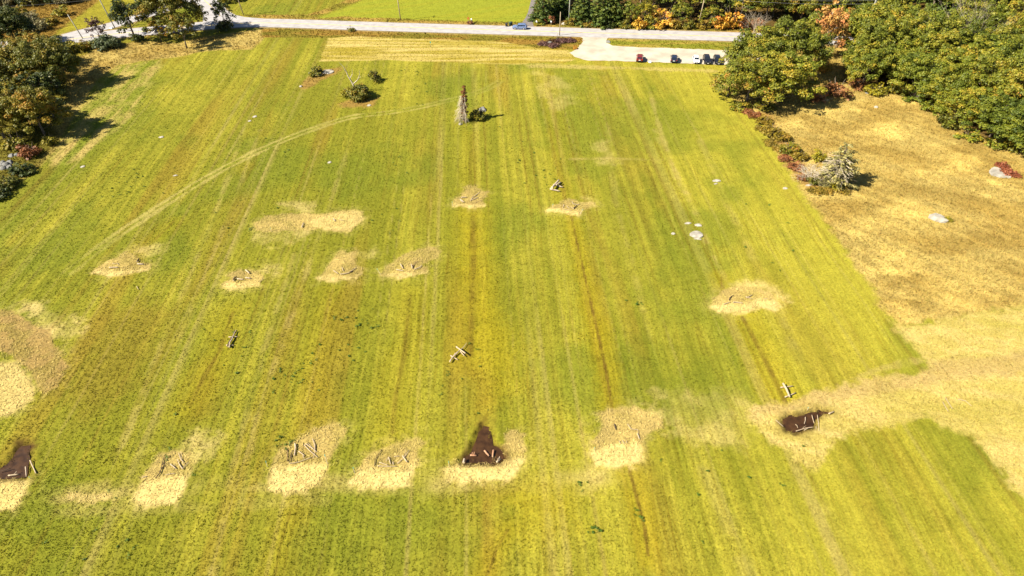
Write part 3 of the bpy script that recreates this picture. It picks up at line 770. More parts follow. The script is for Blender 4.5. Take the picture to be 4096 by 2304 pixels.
# wet hollows: thin dark wet mud with a slight sheen
mm, nt, p_ = nmat('wet_mud')
geo = nt.nodes.new('ShaderNodeNewGeometry')
no = nt.nodes.new('ShaderNodeTexNoise'); no.inputs['Scale'].default_value = 1.3; no.inputs['Detail'].default_value = 6
nt.links.new(geo.outputs['Position'], no.inputs['Vector'])
rp = nt.nodes.new('ShaderNodeValToRGB')
rp.color_ramp.elements[0].position = .35; rp.color_ramp.elements[0].color = (.026, .011, .0035, 1)
rp.color_ramp.elements[1].position = .7; rp.color_ramp.elements[1].color = (.060, .027, .009, 1)
nt.links.new(no.outputs['Fac'], rp.inputs['Fac']); nt.links.new(rp.outputs['Color'], p_.inputs['Base Color'])
p_.inputs['Roughness'].default_value = .45; p_.inputs['Specular IOR Level'].default_value = .3
bp = nt.nodes.new('ShaderNodeBump'); bp.inputs['Strength'].default_value = .7; bp.inputs['Distance'].default_value = .1
nt.links.new(no.outputs['Fac'], bp.inputs['Height']); nt.links.new(bp.outputs['Normal'], p_.inputs['Normal'])
def shrink(poly, f):
    cx = sum(p[0] for p in poly) / len(poly); cy = sum(p[1] for p in poly) / len(poly)
    return [(cx + (p[0] - cx) * f, cy + (p[1] - cy) * f) for p in poly]
for k in MUD:
    sheet('wet_hollow', wobble(shrink(MUD[k], 1.0), .12, .6, 11), -.17, mm)
#@@OBJECTS
# ------------------------------------------------------------------ plants: prototypes
def clump_leaves(rs, clumps, per_area, size, up=.35, zsq=.78, tint0=0.0):
    """leaf-sized quads on the shells of clumps [(centre, radius, tint)] -> verts, quads, tint"""
    Ps, Ns, T = [], [], []
    for c, r, t in clumps:
        n = max(6, int(per_area * 4 * math.pi * r * r))
        d = rs.normal(size=(n, 3)); d /= np.linalg.norm(d, axis=1)[:, None]
        flip = (d[:, 2] < -.25) & (rs.uniform(size=n) < .7)
        d[flip, 2] *= -1
        p = np.array(c) + d * (r * rs.uniform(.62, 1.08, n))[:, None] * np.array([1, 1, zsq])
        nn = d * .9 + rs.normal(size=(n, 3)) * .45 + np.array([0, 0, up])
        Ps.append(p); Ns.append(nn); T.append(np.clip(t * .6 + rs.uniform(0, 1, n) * .4 + tint0, 0, 1))
    P = np.concatenate(Ps); Nn = np.concatenate(Ns); T = np.concatenate(T)
    Nn /= np.linalg.norm(Nn, axis=1)[:, None]
    k = len(P)
    a = rs.normal(size=(k, 3)); t1 = np.cross(Nn, a); t1 /= np.linalg.norm(t1, axis=1)[:, None]
    t2 = np.cross(Nn, t1)
    s = size * rs.uniform(.6, 1.35, k)[:, None]
    V = np.stack([P - t1 * s, P + t2 * s * .62 - Nn * s * .1, P + t1 * s - Nn * s * .25, P - t2 * s * .62 - Nn * s * .1], 1).reshape(-1, 3)
    return V, np.arange(4 * k).reshape(-1, 4), np.repeat(T, 4)

def limb_tree(mb, rs, H, R, trunk_r, nl, fork, zc, lean=0.0):
    """trunk and limbs; returns limb ends"""
    ends = []
    top = H * .8
    pts, rad = [], []
    for i in range(7):
        t = i / 6
        pts.append((lean * t * t * H + rs.normal() * .03 * R * t, rs.normal() * .03 * R * t, top * t))
        rad.append(trunk_r * (1.25 - t * 1.05) if i else trunk_r * 1.5)
    mb.tube(pts, rad, 7)
    for i in range(nl):
        t = fork + (1 - fork) * .85 * (i / nl)
        b = Vector(pts[0]).lerp(Vector(pts[-1]), t)
        a = i * 2.4 + rs.uniform(-.4, .4)
        L = R * rs.uniform(.6, .95) * (1 - .35 * t)
        e = b + Vector((math.cos(a) * L, math.sin(a) * L, L * rs.uniform(.25, .8)))
        m = b.lerp(e, .5) + Vector((0, 0, .08 * L))
        r0 = trunk_r * .5 * (1 - t * .5)
        mb.tube([b, m, e], [r0, r0 * .6, r0 * .2], 5)
        for _ in range(2):
            e2 = m.lerp(e, .4) + Vector((rs.normal() * L * .3, rs.normal() * L * .3, L * rs.uniform(.1, .5)))
            mb.tube([m, e2], [r0 * .4, r0 * .1], 4)
        ends.append(e)
    return ends

def proto_broad(seed, H, R, n, base=.22, per=3.2, size=.34, flat=1.0, trunk=.3, thin=0.0):
    rs = np.random.RandomState(seed)
    mb = MB()
    ends = limb_tree(mb, rs, H, R, trunk, 9, base + .08, H * .6)
    zc = H * (base + 1) / 2; rz = H * (1 - base) / 2
    lobes = [(rs.uniform(0, 6.28), rs.uniform(-.3, .9), rs.uniform(.72, 1.05)) for _ in range(7)]
    cl = []
    for i in range(n):
        d = rs.normal(size=3); d /= np.linalg.norm(d)
        if d[2] < -.55: d[2] *= -.5
        a = math.atan2(d[1], d[0])
        k = max([l[2] * (.55 + .45 * math.cos(a - l[0])) + .1 for l in lobes])
        k = min(1.02, max(.62, k))
        rr = (rs.uniform(.12, 1) ** .42) * k * (1.14 if rs.uniform() < .14 else 1)
        c = (d[0] * R * rr, d[1] * R * rr, zc + d[2] * rz * rr * flat)
        if d[2] < .1:
            k2 = 1 + .55 * min(1, .1 - d[2]); c = (c[0] * k2, c[1] * k2, c[2])
        r = R * rs.uniform(.10, .26) * (1.15 - .3 * rr)
        if rs.uniform() < thin: continue
        cl.append((c, r, rs.uniform(0, 1)))
    for e in ends: cl.append((tuple(e), R * .2, rs.uniform(0, 1)))
    V, F, T = clump_leaves(rs, cl, per, size)
    return new_mesh('trunk', mb.v, mb.f, smooth=True), new_mesh('crown', V, F, tint=T)

def proto_bush(seed, H, R, n=26, per=7, size=.2):
    rs = np.random.RandomState(seed)
    mb = MB()
    for i in range(7):
        a = rs.uniform(0, 6.28); L = R * rs.uniform(.3, .8)
        mb.tube([(0, 0, -.05), (math.cos(a) * L * .4, math.sin(a) * L * .4, H * .4), (math.cos(a) * L, math.sin(a) * L, H * rs.uniform(.6, .95))], [.06, .04, .012], 4)
    cl = []
    for i in range(n):
        a = rs.uniform(0, 6.28); q = rs.uniform(0, 1) ** .5
        z = H * rs.uniform(.1, .82) * (1 - .45 * q * q)
        r = R * rs.uniform(.22, .36)
        cl.append(((math.cos(a) * R * q * .78, math.sin(a) * R * q * .78, max(z, r * .5)), r, rs.uniform(0, 1)))
    V, F, T = clump_leaves(rs, cl, per, size)
    V[:, 2] = np.maximum(V[:, 2], .02)
    return mb.mesh('stems'), new_mesh('foliage', V, F, tint=T)

def proto_conifer(seed, H, R, layers, per, size, droop=.25, base=.06, gap=0.0, bare=0.0, shape=.75):
    rs = np.random.RandomState(seed)
    mb = MB(); mb.tube([(0, 0, 0), (.05, 0, H * .5), (0, .05, H)], [H * .022, H * .014, .03], 6)
    cl = []
    for i in range(layers):
        t = (i + .5) / layers
        z = H * (base + (1 - base) * t)
        rr = R * (1 - t) ** shape + .25
        nb = max(4, int(9 * (1 - t) + 4))
        for j in range(nb):
            if rs.uniform() < gap: continue
            a = j * 6.28 / nb + i * .7 + rs.uniform(-.3, .3)
            L = rr * rs.uniform(.7, 1.12)
            e = (math.cos(a) * L, math.sin(a) * L, z - droop * L)
            mb.tube([(0, 0, z), e], [.05, .012], 3, False)
            if rs.uniform() < bare: continue
            for q in (.35, .62, .88):
                cl.append(((e[0] * q, e[1] * q, z - droop * L * q), max(.3, L * .2), rs.uniform(0, 1)))
    V, F, T = clump_leaves(rs, cl, per, size, up=.5, zsq=.5)
    return new_mesh('trunk', mb.v, mb.f), new_mesh('crown', V, F, tint=T)

def branchy(mb, rs, p, d, L, r, depth, spread=.6, up=.15, n=3):
    """bare branches"""
    d = d.normalized()
    m = p + d * L * .5 + Vector((rs.normal(), rs.normal(), rs.normal())) * L * .05
    e = p + d * L + Vector((rs.normal(), rs.normal(), rs.normal())) * L * .06
    mb.tube([p, m, e], [r, r * .8, r * .55], 5 if depth > 1 else 3, False)
    if depth <= 0: return
    for i in range(n):
        nd = (d + Vector((rs.normal(), rs.normal(), rs.normal() * .7 + up)) * spread)
        branchy(mb, rs, m.lerp(e, rs.uniform(.2, 1)), nd, L * rs.uniform(.5, .8), r * .5, depth - 1, spread, up, n)

PRO = {
 'broad0': proto_broad(1, 15, 8, 150, .04, 5.2, .26), 'broad1': proto_broad(2, 14, 7.2, 140, .03, 5.4, .25), 'broad2': proto_broad(3, 16, 7.6, 145, .06, 5.2, .26), 'maple': proto_broad(8, 17, 8.6, 190, .06, 5.0, .26, 1, .35),
 'mid0': proto_broad(4, 11, 4.8, 60, .2, 4.2, .27, 1, .2), 'mid1': proto_broad(5, 10, 4.2, 60, .04, 4.4, .26, 1, .18),
 'open0': proto_broad(6, 12, 5.2, 90, .10, 4.0, .26, 1.05, .2, .4),
 'tall0': proto_broad(7, 16, 5.2, 80, .15, 3.6, .3, 1.0, .25),
 'bush0': proto_bush(11, 2.6, 2.0), 'bush1': proto_bush(12, 2.2, 2.2, 30), 'bush2': proto_bush(13, 3.2, 1.9, 24), 'bushbig': proto_bush(14, 4.0, 4.0, 60, 4.5, .26),
 'scrub': proto_bush(15, 1.2, 1.9, 26, 8, .16),
 'pine0': proto_conifer(21, 15, 5.0, 15, 2.6, .34, .12, .04), 'pine1': proto_conifer(22, 12, 4.8, 12, 2.8, .32, .1, .04),
 'spruce': proto_conifer(23, 10.6, 3.5, 15, 6.0, .19, -.02, .02, .05, .12, .42),
}
def plant(kind, px, py, H, R, m, name, label, cat, group=None, rz=None, bark=None, lean=(0, 0)):
    tm, cm = PRO[kind]
    is_tree = tm.name.startswith('trunk')
    gx, gy = G(px, py)
    o = empty(name, (gx, gy, 0), rnd.uniform(0, 6.28) if rz is None else rz)
    H0 = {'broad0': 15, 'broad1': 14, 'broad2': 16, 'mid0': 11, 'mid1': 10, 'open0': 12, 'maple': 17, 'tall0': 16, 'bush0': 2.6, 'bush1': 2.2, 'bush2': 3.2, 'bushbig': 4.0, 'scrub': 1.2, 'pine0': 15, 'pine1': 12, 'spruce': 10.6}[kind]
    R0 = {'broad0': 8, 'broad1': 7.2, 'broad2': 7.6, 'mid0': 4.8, 'mid1': 4.2, 'open0': 5.2, 'maple': 8.6, 'tall0': 5.2, 'bush0': 2.0, 'bush1': 2.2, 'bush2': 1.9, 'bushbig': 4.0, 'scrub': 1.9, 'pine0': 5, 'pine1': 4.8, 'spruce': 3.5}[kind]
    o.scale = (R / R0, R / R0, H / H0)
    prop(o, label, cat, group)
    a = bpy.data.objects.new('trunk' if is_tree else 'stems', tm); b = bpy.data.objects.new('crown' if is_tree else 'foliage', cm)
    for q in (a, b):
        COL.objects.link(q); q.parent = o
    if not tm.materials: tm.materials.append(M['bark'])
    if not cm.materials: cm.materials.append(M['oak'])
    b.material_slots[0].link = 'OBJECT'; b.material_slots[0].material = M[m]
    a.material_slots[0].link = 'OBJECT'; a.material_slots[0].material = M[bark or 'bark']
    return o

# ---- trees left of the meadow
plant('broad1', 70, 185, 11.5, 6.6, 'dark', 'dark_tree', 'very dark shaded tree at the upper left corner', 'tree')  # backlit shade put into the dark leaf colour
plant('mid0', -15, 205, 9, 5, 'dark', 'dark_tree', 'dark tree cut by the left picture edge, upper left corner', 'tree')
plant('broad0', 225, 350, 12.8, 7.0, 'maple_olive', 'leafy_tree', 'rounded olive tree casting the largest shadow on the left wood edge', 'tree')
plant('broad1', 80, 330, 10, 6.4, 'autumn', 'leafy_tree', 'yellowing tree behind the rounded olive tree at the left wood edge', 'tree')
plant('mid1', 20, 260, 7, 5, 'maple_olive', 'leafy_tree', 'low olive tree below the very dark corner tree', 'tree')
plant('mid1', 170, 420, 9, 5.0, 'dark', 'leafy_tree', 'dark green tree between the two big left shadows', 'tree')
plant('broad2', 178, 538, 11.8, 5.8, 'autumn', 'leafy_tree', 'orange topped tree casting the lower left shadow', 'tree')
plant('broad1', 20, 555, 10.5, 6.0, 'autumn', 'leafy_tree', 'yellow green tree at the left edge beside the stone heap', 'tree')
plant('mid1', 60, 440, 9, 5.0, 'autumn', 'leafy_tree', 'yellow brown tree in the middle of the left wood', 'tree')
plant('bush2', 205, 580, 3.2, 2.0, 'yellow_bush', 'shrub', 'yellow leafed shrub beside the red shrub at the left wood', 'shrub')
plant('bush0', 125, 622, 3.4, 2.6, 'red_leaf', 'shrub', 'reddish shrub next to the stone heap on the left', 'shrub')
plant('bush1', 95, 690, 2.2, 3.0, 'dark', 'shrub', 'low dark shrub below the stone heap', 'shrub')
plant('bush1', 30, 745, 2.4, 3.0, 'bush', 'shrub', 'low green shrub at the left edge under the stone heap', 'shrub')
plant('bush0', 0, 790, 2.6, 2.6, 'dark', 'shrub', 'dark shrub cut by the left edge, lowest of the wood', 'shrub')
plant('bush1', 60, 590, 2.2, 3.0, 'yellow_bush', 'shrub', 'yellow green shrub just above the stone heap', 'shrub')
plant('bush0', 165, 185, 3.4, 3.0, 'greybush', 'shrub', 'round grey green shrub on the grass by the side road', 'shrub')
plant('bush0', 165, 122, 4.5, 2.8, 'greybush', 'shrub', 'grey green shrub at the foot of the sloping field, upper left', 'shrub')
plant('bush2', 215, 195, 4.2, 3.2, 'autumn', 'shrub', 'orange brown shrub where the left wood meets the road', 'shrub')
plant('bush0', 262, 215, 4, 3.0, 'dark', 'shrub', 'dark shrub in front of the leaning short pole', 'shrub')
plant('bush2', 300, 208, 5, 3.2, 'yellow_bush', 'shrub', 'yellow and green shrub at the foot of the leaning short pole', 'shrub')
plant('bush0', 348, 195, 3.2, 2.4, 'autumn', 'shrub', 'brown shrub left of the blue green bush', 'shrub')
plant('bushbig', 430, 192, 4.0, 4.3, 'blue_bush', 'shrub', 'wide blue green bush by the road junction', 'shrub')
plant('mid1', 404, 165, 8.0, 2.7, 'purple_leaf', 'small_tree', 'purple leafed small tree behind the blue green bush', 'tree')
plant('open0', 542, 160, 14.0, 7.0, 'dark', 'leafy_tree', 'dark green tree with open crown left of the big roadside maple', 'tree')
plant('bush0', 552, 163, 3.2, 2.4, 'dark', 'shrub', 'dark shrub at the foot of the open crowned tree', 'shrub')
plant('maple', 712, 142, 17.0, 8.6, 'maple_olive', 'maple_tree', 'largest olive brown maple beside the road junction', 'tree')
plant('mid0', 748, 192, 10.5, 4.6, 'maple_olive', 'small_maple', 'smaller olive tree with slim trunk in front of the big maple', 'tree')
plant('mid1', 645, 165, 8, 3.6, 'autumn', 'leafy_tree', 'orange tinted low tree at the left foot of the big maple', 'tree')
plant('open0', 905, 122, 11, 3.8, 'dark', 'leafy_tree', 'slim dark tree at the mouth of the side road', 'tree')
plant('bush0', 903, 122, 4.2, 3.2, 'dark', 'shrub', 'dark bush at the foot of the slim dark tree', 'shrub')
plant('bush2', 905, 12, 4, 3, 'yellow_bush', 'shrub', 'yellow green bush at top edge right of the side road', 'shrub')
plant('bush0', 945, 5, 3.2, 2.6, 'bush', 'shrub', 'small green bush at top edge near the utility pole', 'shrub')
plant('broad2', 150, 270, 9.5, 5.6, 'autumn', 'leafy_tree', 'ochre topped tree at the road end of the left wood', 'tree')
plant('mid1', 248, 302, 10.0, 5.2, 'dark', 'leafy_tree', 'low dark tree at the right foot of the rounded olive tree', 'tree')
plant('mid1', 110, 480, 8.5, 5.0, 'maple_olive', 'leafy_tree', 'olive tree behind the orange topped tree, left wood', 'tree')
plant('mid1', 215, 470, 5.5, 3.6, 'dark', 'leafy_tree', 'low dark tree inside the gap between the left shadows', 'tree')
plant('broad1', -20, 400, 11, 6.5, 'maple_olive', 'leafy_tree', 'olive tree cut by the left picture edge in mid wood', 'tree')
plant('bush2', 80, 600, 4.5, 3.0, 'autumn', 'shrub', 'orange yellow shrub above the red shrub at the left wood', 'shrub')
plant('mid1', 120, 205, 6.0, 4.0, 'dark', 'leafy_tree', 'dark low tree under the very dark corner tree', 'tree')
for px, py, H, R, m, lab in [(150, 375, 10.5, 5.0, 'maple_olive', 'olive tree in front of the rounded olive tree, left wood'), (205, 405, 8.0, 4.2, 'dark', 'dark tree filling the gap under the rounded olive tree'), (130, 505, 10.5, 5.0, 'dark', 'dark green tree left of the orange topped tree'), (30, 480, 11, 5.6, 'maple_olive', 'tall olive tree near the left edge in mid wood'), (235, 262, 7.0, 4.2, 'maple_olive', 'low olive tree where the left wood nears the road')]:
    plant('mid1', px, py, H, R, m, 'leafy_tree', lab, 'tree')
# scrub in the upper left corner
rs_ = np.random.RandomState(40)
for i in range(26):
    px = rs_.uniform(-30, 300); py = rs_.uniform(-30, 150)
    if px > 330 - py * 1.25 or py > 135 - 0.1 * px: continue
    k = ['bush', 'autumn', 'yellow_bush', 'greybush', 'dark', 'hedge'][i % 6]
    plant(['bush0', 'bush1', 'bush2'][i % 3], px, py, rs_.uniform(2.4, 5), rs_.uniform(2.2, 3.8), k, 'scrub_bush', 'autumn coloured scrub bush in the overgrown corner, upper left', 'shrub', 'scrub bushes in the upper left corner')
for q in ((110, 14, 'dark'), (230, 8, 'dark'), (270, 10, 'greybush'), (30, 20, 'greybush')):
    plant('bushbig', q[0], q[1], 5, 4.2, q[2], 'scrub_bush', 'autumn coloured scrub bush in the overgrown corner, upper left', 'shrub', 'scrub bushes in the upper left corner')

# ---- big oaks at the right end of the parking lot
plant('broad0', 2985, 415, 12.5, 7.6, 'oak2', 'oak_tree', 'broad oak with orange flecks, front left of the clump by the parking lot', 'tree')
plant('broad2', 3120, 412, 13, 7.4, 'oak', 'oak_tree', 'dark green oak, front right of the clump by the parking lot', 'tree')
plant('broad1', 3000, 330, 14.5, 8.0, 'oak2', 'oak_tree', 'yellow green oak standing over the last parked cars', 'tree')
plant('broad0', 3150, 310, 16.5, 8.6, 'oak2', 'oak_tree', 'tallest oak at the back of the clump by the parking lot', 'tree')
plant('mid1', 2910, 385, 8, 4.8, 'oak2', 'oak_tree', 'low spreading oak at the left end of the clump by the parking lot', 'tree')
plant('bush0', 3060, 436, 2.6, 3, 'bush', 'shrub', 'green undergrowth bush beneath the front oaks', 'shrub')
plant('bush1', 2960, 436, 2.0, 3, 'oak2', 'shrub', 'low bush at the front left foot of the oaks', 'shrub')
plant('open0', 3275, 245, 17.5, 6.4, 'orange_leaf', 'orange_tree', 'tall half bare orange tree right of the oak clump', 'tree', bark='bark_pale')
plant('mid1', 3345, 190, 12.5, 5.0, 'orange_leaf', 'orange_tree', 'smaller orange tree just behind the tall orange one', 'tree', bark='bark_pale')
plant('bush2', 3340, 385, 5.0, 4.2, 'brown_leaf', 'shrub', 'brown leafed broken branches right of the oak clump', 'shrub')
plant('bush2', 3255, 410, 5.5, 3.2, 'brown_leaf', 'shrub', 'brown leafed shrub under the right side of the oak clump', 'shrub')
plant('bush0', 3290, 285, 3.5, 2.6, 'yellow_leaf', 'shrub', 'yellow orange shrub at the foot of the tall orange tree', 'shrub')

# ---- wood on the right
rs_ = np.random.RandomState(77)
spots = [(3440, 335), (3555, 330), (3660, 385), (3760, 430), (3845, 500), (3950, 560), (4060, 590), (4150, 600), (3480, 285), (3590, 300), (3700, 330), (3800, 380), (3905, 440), (4010, 500), (4110, 520), (4230, 560),
         (3420, 240), (3520, 235), (3640, 262), (3750, 290), (3860, 330), (3970, 390), (4080, 430), (4190, 460), (3470, 205), (3580, 215), (3700, 235), (3820, 260), (3930, 290), (4040, 330), (4160, 360), (4280, 420), (4100, 260), (4220, 290), (3980, 240), (3880, 225)]
for i, (px, py) in enumerate(spots):
    px += rs_.uniform(-12, 12); py += rs_.uniform(-6, 6)
    front = i < 8
    lab = ['first', 'second', 'third', 'fourth', 'fifth', 'sixth', 'seventh', 'eighth'][i % 8] + ' oak from the left along the front edge of the right hand wood' if front else 'green oak inside the closed canopy of the right hand wood'
    plant(['broad0', 'broad1', 'broad2'][i % 3], px, py, rs_.uniform(9.5, 12) if front else rs_.uniform(13, 16.5), rs_.uniform(5.6, 6.8) if front else rs_.uniform(6.4, 8), 'oak' if rs_.uniform() < .8 else 'oak2', 'oak_tree', lab, 'tree', 'front oaks of the right wood' if front else 'inner oaks of the right wood')
for i, (px, py, m) in enumerate([(3500, 375, 'yellow_bush'), (3590, 372, 'bush'), (3650, 400, 'oak'), (3730, 440, 'oak'), (3790, 500, 'bush'), (3870, 555, 'oak'), (3990, 590, 'oak'), (4080, 610, 'bush'), (3420, 350, 'brown_leaf')]):
    lab = {0: 'yellow bush at the left front of the right hand wood', 8: 'brown leafed bush at the left corner of the right hand wood'}.get(i, 'low green bush along the foot of the right hand wood')
    plant(['bush0', 'bush1', 'bush2'][i % 3], px, py, 3.2, 3.2, m, 'edge_bush', lab, 'shrub', None if i in (0, 8) else 'bushes at the foot of the right wood')

# ---- trees north of the road
NT = [('pine1', 2170, 84, 11, 4.6, 'pine', 'dark green pine at the mouth of the driveway'), ('pine0', 2235, 62, 14, 5, 'pine', 'tall pine behind the grey utility pole, beyond the road'),
      ('pine0', 2330, 90, 13, 5, 'pine', 'bushy pine right of the grey utility pole'), ('pine1', 2400, 98, 12.5, 5.4, 'pine', 'wide pine opposite the parking lot entrance'),
      ('pine0', 2450, 92, 14, 5.2, 'pine', 'dense pine with drooping boughs opposite the parking lot'), ('mid0', 2520, 100, 8, 4, 'oak', 'light green young tree right of the dense pines'),
      ('mid1', 2575, 104, 8.5, 3.8, 'yellow_bush', 'yellow green young tree beyond the road'), ('tall0', 2580, 70, 15, 5.5, 'oak', 'tall green tree behind the yellow green young tree'),
      ('tall0', 2680, 72, 15, 5.5, 'oak', 'tall green tree behind the orange bush'), ('mid0', 2720, 102, 7.5, 4, 'oak2', 'low green tree left of the yellowish utility pole'),
      ('tall0', 2765, 70, 15, 5.5, 'oak', 'tall green tree behind the yellowish utility pole'), ('mid1', 2838, 108, 7.5, 3.8, 'oak2', 'low yellow green tree right of the yellowish utility pole'),
      ('tall0', 2860, 72, 14, 5.5, 'oak2', 'tall turning tree behind the low yellow green tree'), ('tall0', 2960, 78, 14, 5.5, 'oak', 'tall green tree behind the yellow orange bushes'),
      ('broad2', 3060, 80, 15, 6.5, 'oak2', 'broad turning tree beyond the road behind the oak clump'), ('mid0', 3090, 66, 15, 5.0, 'orange_leaf', 'vivid orange tree at top edge beyond the road'),
      ('broad0', 3200, 88, 15, 6.5, 'oak2', 'olive tree at top edge behind the tall orange tree'), ('broad1', 3330, 95, 15, 6.5, 'oak', 'green tree at top edge right of the tall orange tree'),
      ('tall0', 3420, 105, 14, 5.5, 'oak2', 'turning tree at top edge left of the transformer pole'), ('broad2', 3540, 110, 15, 6.5, 'oak', 'green tree at top edge right of the transformer pole')]
for k, px, py, H, R, m, lab in NT:
    plant(k, px, py, H, R, m, 'pine_tree' if k.startswith('pine') else 'roadside_tree', lab, 'tree')
rs_ = np.random.RandomState(99)
for i in range(44):
    px = rs_.uniform(2140, 4200); py = rs_.uniform(-70, 45) + (px - 2140) * .012
    plant(['broad0', 'tall0', 'broad1', 'pine0'][i % 4], px, py, rs_.uniform(12, 16), rs_.uniform(5.4, 7), ['oak', 'oak', 'oak2', 'pine'][i % 4], 'woodland_tree', 'green tree deep in the woodland beyond the road, top edge', 'tree', 'woodland beyond the road')
for k, px, py, H, R, m, lab in [('bush2', 2650, 110, 7.5, 4.2, 'yellow_leaf', 'bright yellow and orange bush beyond the road, left of the yellowish pole'),
      ('bush0', 2560, 112, 5, 3.0, 'yellow_leaf', 'small orange bush under the yellow green young tree'), ('bush2', 2922, 114, 7.5, 4.2, 'yellow_leaf', 'large golden orange bush by the road left of the oak clump'),
      ('bush0', 2872, 114, 5.5, 3.2, 'yellow_leaf', 'golden bush left of the large golden orange bush'), ('bush2', 2975, 116, 5, 2.6, 'red_leaf', 'pinkish red bush beside the oak clump beyond the road'),
      ('bush0', 2695, 112, 3.6, 2.4, 'hedge', 'ochre bush right of the bright yellow bush'), ('bush1', 2755, 113, 3.4, 2.6, 'bush', 'green bush left of the yellowish pole foot'),
      ('bush1', 2810, 114, 3.2, 2.6, 'hedge', 'olive bush right of the yellowish pole foot'), ('bush1', 2600, 111, 3, 2.8, 'oak', 'green bush along the road under the tall green trees'),
      ('bush1', 2500, 109, 2.8, 2.6, 'bush', 'green bush at the right end of the pines'), ('bush1', 2195, 92, 3, 2.4, 'red_leaf', 'dark red shrub under the driveway pine'),
      ('bush1', 2285, 98, 2.4, 2.4, 'hedge', 'ochre scrub at the foot of the grey utility pole'), ('bush1', 2155, 98, 2, 2, 'yellow_bush', 'yellow scrub at the right side of the driveway mouth'),
      ('bush0', 2430, 106, 3, 3, 'dark', 'dark bush under the dense pines'), ('bush0', 2350, 104, 2.4, 2.6, 'hedge', 'orange tinted scrub under the bushy pine'), ('bush1', 3030, 118, 3.5, 3, 'red_leaf', 'red bush behind the oak clump beyond the road')]:
    plant(k, px, py, H, R, m, 'roadside_bush', lab, 'shrub')

# ---- in the meadow and along its right edge
plant('bush1', 1268, 300, 2.6, 2.3, 'bush', 'shrub', 'dark green shrub beside the pale ledge in the meadow', 'shrub')
plant('bushbig', 1432, 392, 4.0, 3.6, 'bush', 'shrub', 'wide autumn shrub at the foot of the forked dead tree', 'shrub')
plant('bush0', 1390, 385, 3.0, 2.0, 'yellow_bush', 'shrub', 'yellow green shrub at the left side of the dead tree thicket', 'shrub')
plant('bush2', 1500, 326, 4.0, 2.2, 'autumn', 'shrub', 'small orange brown tree shaped shrub beside the dead tree thicket', 'shrub')
plant('bush0', 1915, 476, 3.2, 2.3, 'bush', 'shrub', 'green shrub at the foot of the ivy-covered snag', 'shrub')
for px, py, H, R, m, lab in [(3020, 470, 1.6, 2.2, 'red_leaf', 'reddish scrub at the top of the hedge strip'), (3058, 490, 1.8, 2.4, 'hedge', 'ochre scrub at the top of the hedge strip'),
      (3090, 540, 3.0, 2.9, 'hedge', 'rounded olive bush in the hedge strip'), (3125, 560, 2.2, 2.4, 'hedge', 'ochre bush at the right of the rounded olive bush'),
      (3155, 612, 2.8, 2.8, 'bush', 'green bush above the bleached dead bush'), (3195, 630, 2.2, 2.4, 'hedge', 'small green ochre bush above the bleached dead bush'),
      (3185, 675, 1.6, 2.0, 'red_leaf', 'red brown scrub left of the bleached dead bush'), (3245, 732, 2.2, 1.6, 'bush', 'dark green bush below the bleached dead bush'),
      (3290, 742, 1.7, 2.0, 'greybush', 'grey bush at the left foot of the spruce'), (3340, 752, 1.8, 1.8, 'yellow_bush', 'yellow bush at the front foot of the spruce'),
      (3275, 640, 3.0, 1.9, 'yellow_bush', 'yellow bush between the dead bush and the spruce'), (3215, 715, 1.2, 1.6, 'red_leaf', 'low red scrub at the meadow side of the dead bush')]:
    plant('bush0', px, py, H, R, m, 'hedge_bush', lab, 'shrub')
for px, py in ((2985, 452), (3040, 520), (3075, 575), (3140, 640), (3110, 600), (3300, 770), (3260, 770), (3370, 765)):
    plant('scrub', px, py, 1.0, 2.0, ['hedge', 'red_leaf'][rnd.random() < .3], 'low_scrub', 'low ochre scrub patch along the meadow edge by the hedge strip', 'shrub', 'low scrub along the hedge strip')
spr = plant('spruce', 3338, 738, 9.6, 4.0, 'spruce', 'spruce_tree', 'pale grey green spruce beside the bleached dead bush', 'tree')
plant('scrub', 3790, 882, .8, 1.0, 'yellow_bush', 'low_scrub', 'yellow green tuft beside the white boulder in the golden field', 'shrub')
plant('scrub', 4010, 668, 1.0, 1.8, 'red_scrub', 'low_scrub', 'red scrub behind the large pale rock in the golden field', 'shrub')
plant('scrub', 4020, 694, 1.5, 1.7, 'red_scrub', 'low_scrub', 'red scrub growing over the large pale rock', 'shrub')
plant('scrub', 4055, 702, .8, 1.6, 'red_scrub', 'low_scrub', 'red scrub at the right end of the large pale rock', 'shrub')
for px, py, lab in ((2175, 178, 'dark brown brush left of the roadside boulder'), (2215, 186, 'dark brown brush in front of the roadside boulder'), (2245, 168, 'dark brown brush behind the two roadside posts'), (2280, 165, 'brown brush at the left side of the parking entrance')):
    plant('scrub', px, py, .9, 2.3, 'purple_leaf', 'brush_heap', lab, 'brush')
plant('scrub', 2301, 196, .9, .8, 'yellow_leaf', 'yellow_plant', 'small bright yellow plant at the corner of the parking entrance', 'plant')
plant('scrub', 1405, 124, 1.0, 1.6, 'bush', 'verge_bush', 'green tuft at the foot of the roadside marker', 'shrub')
plant('scrub', 1880, 97, 1.2, 1.2, 'brown_leaf', 'verge_bush', 'brown tuft at the foot of the rusty diamond sign', 'shrub')

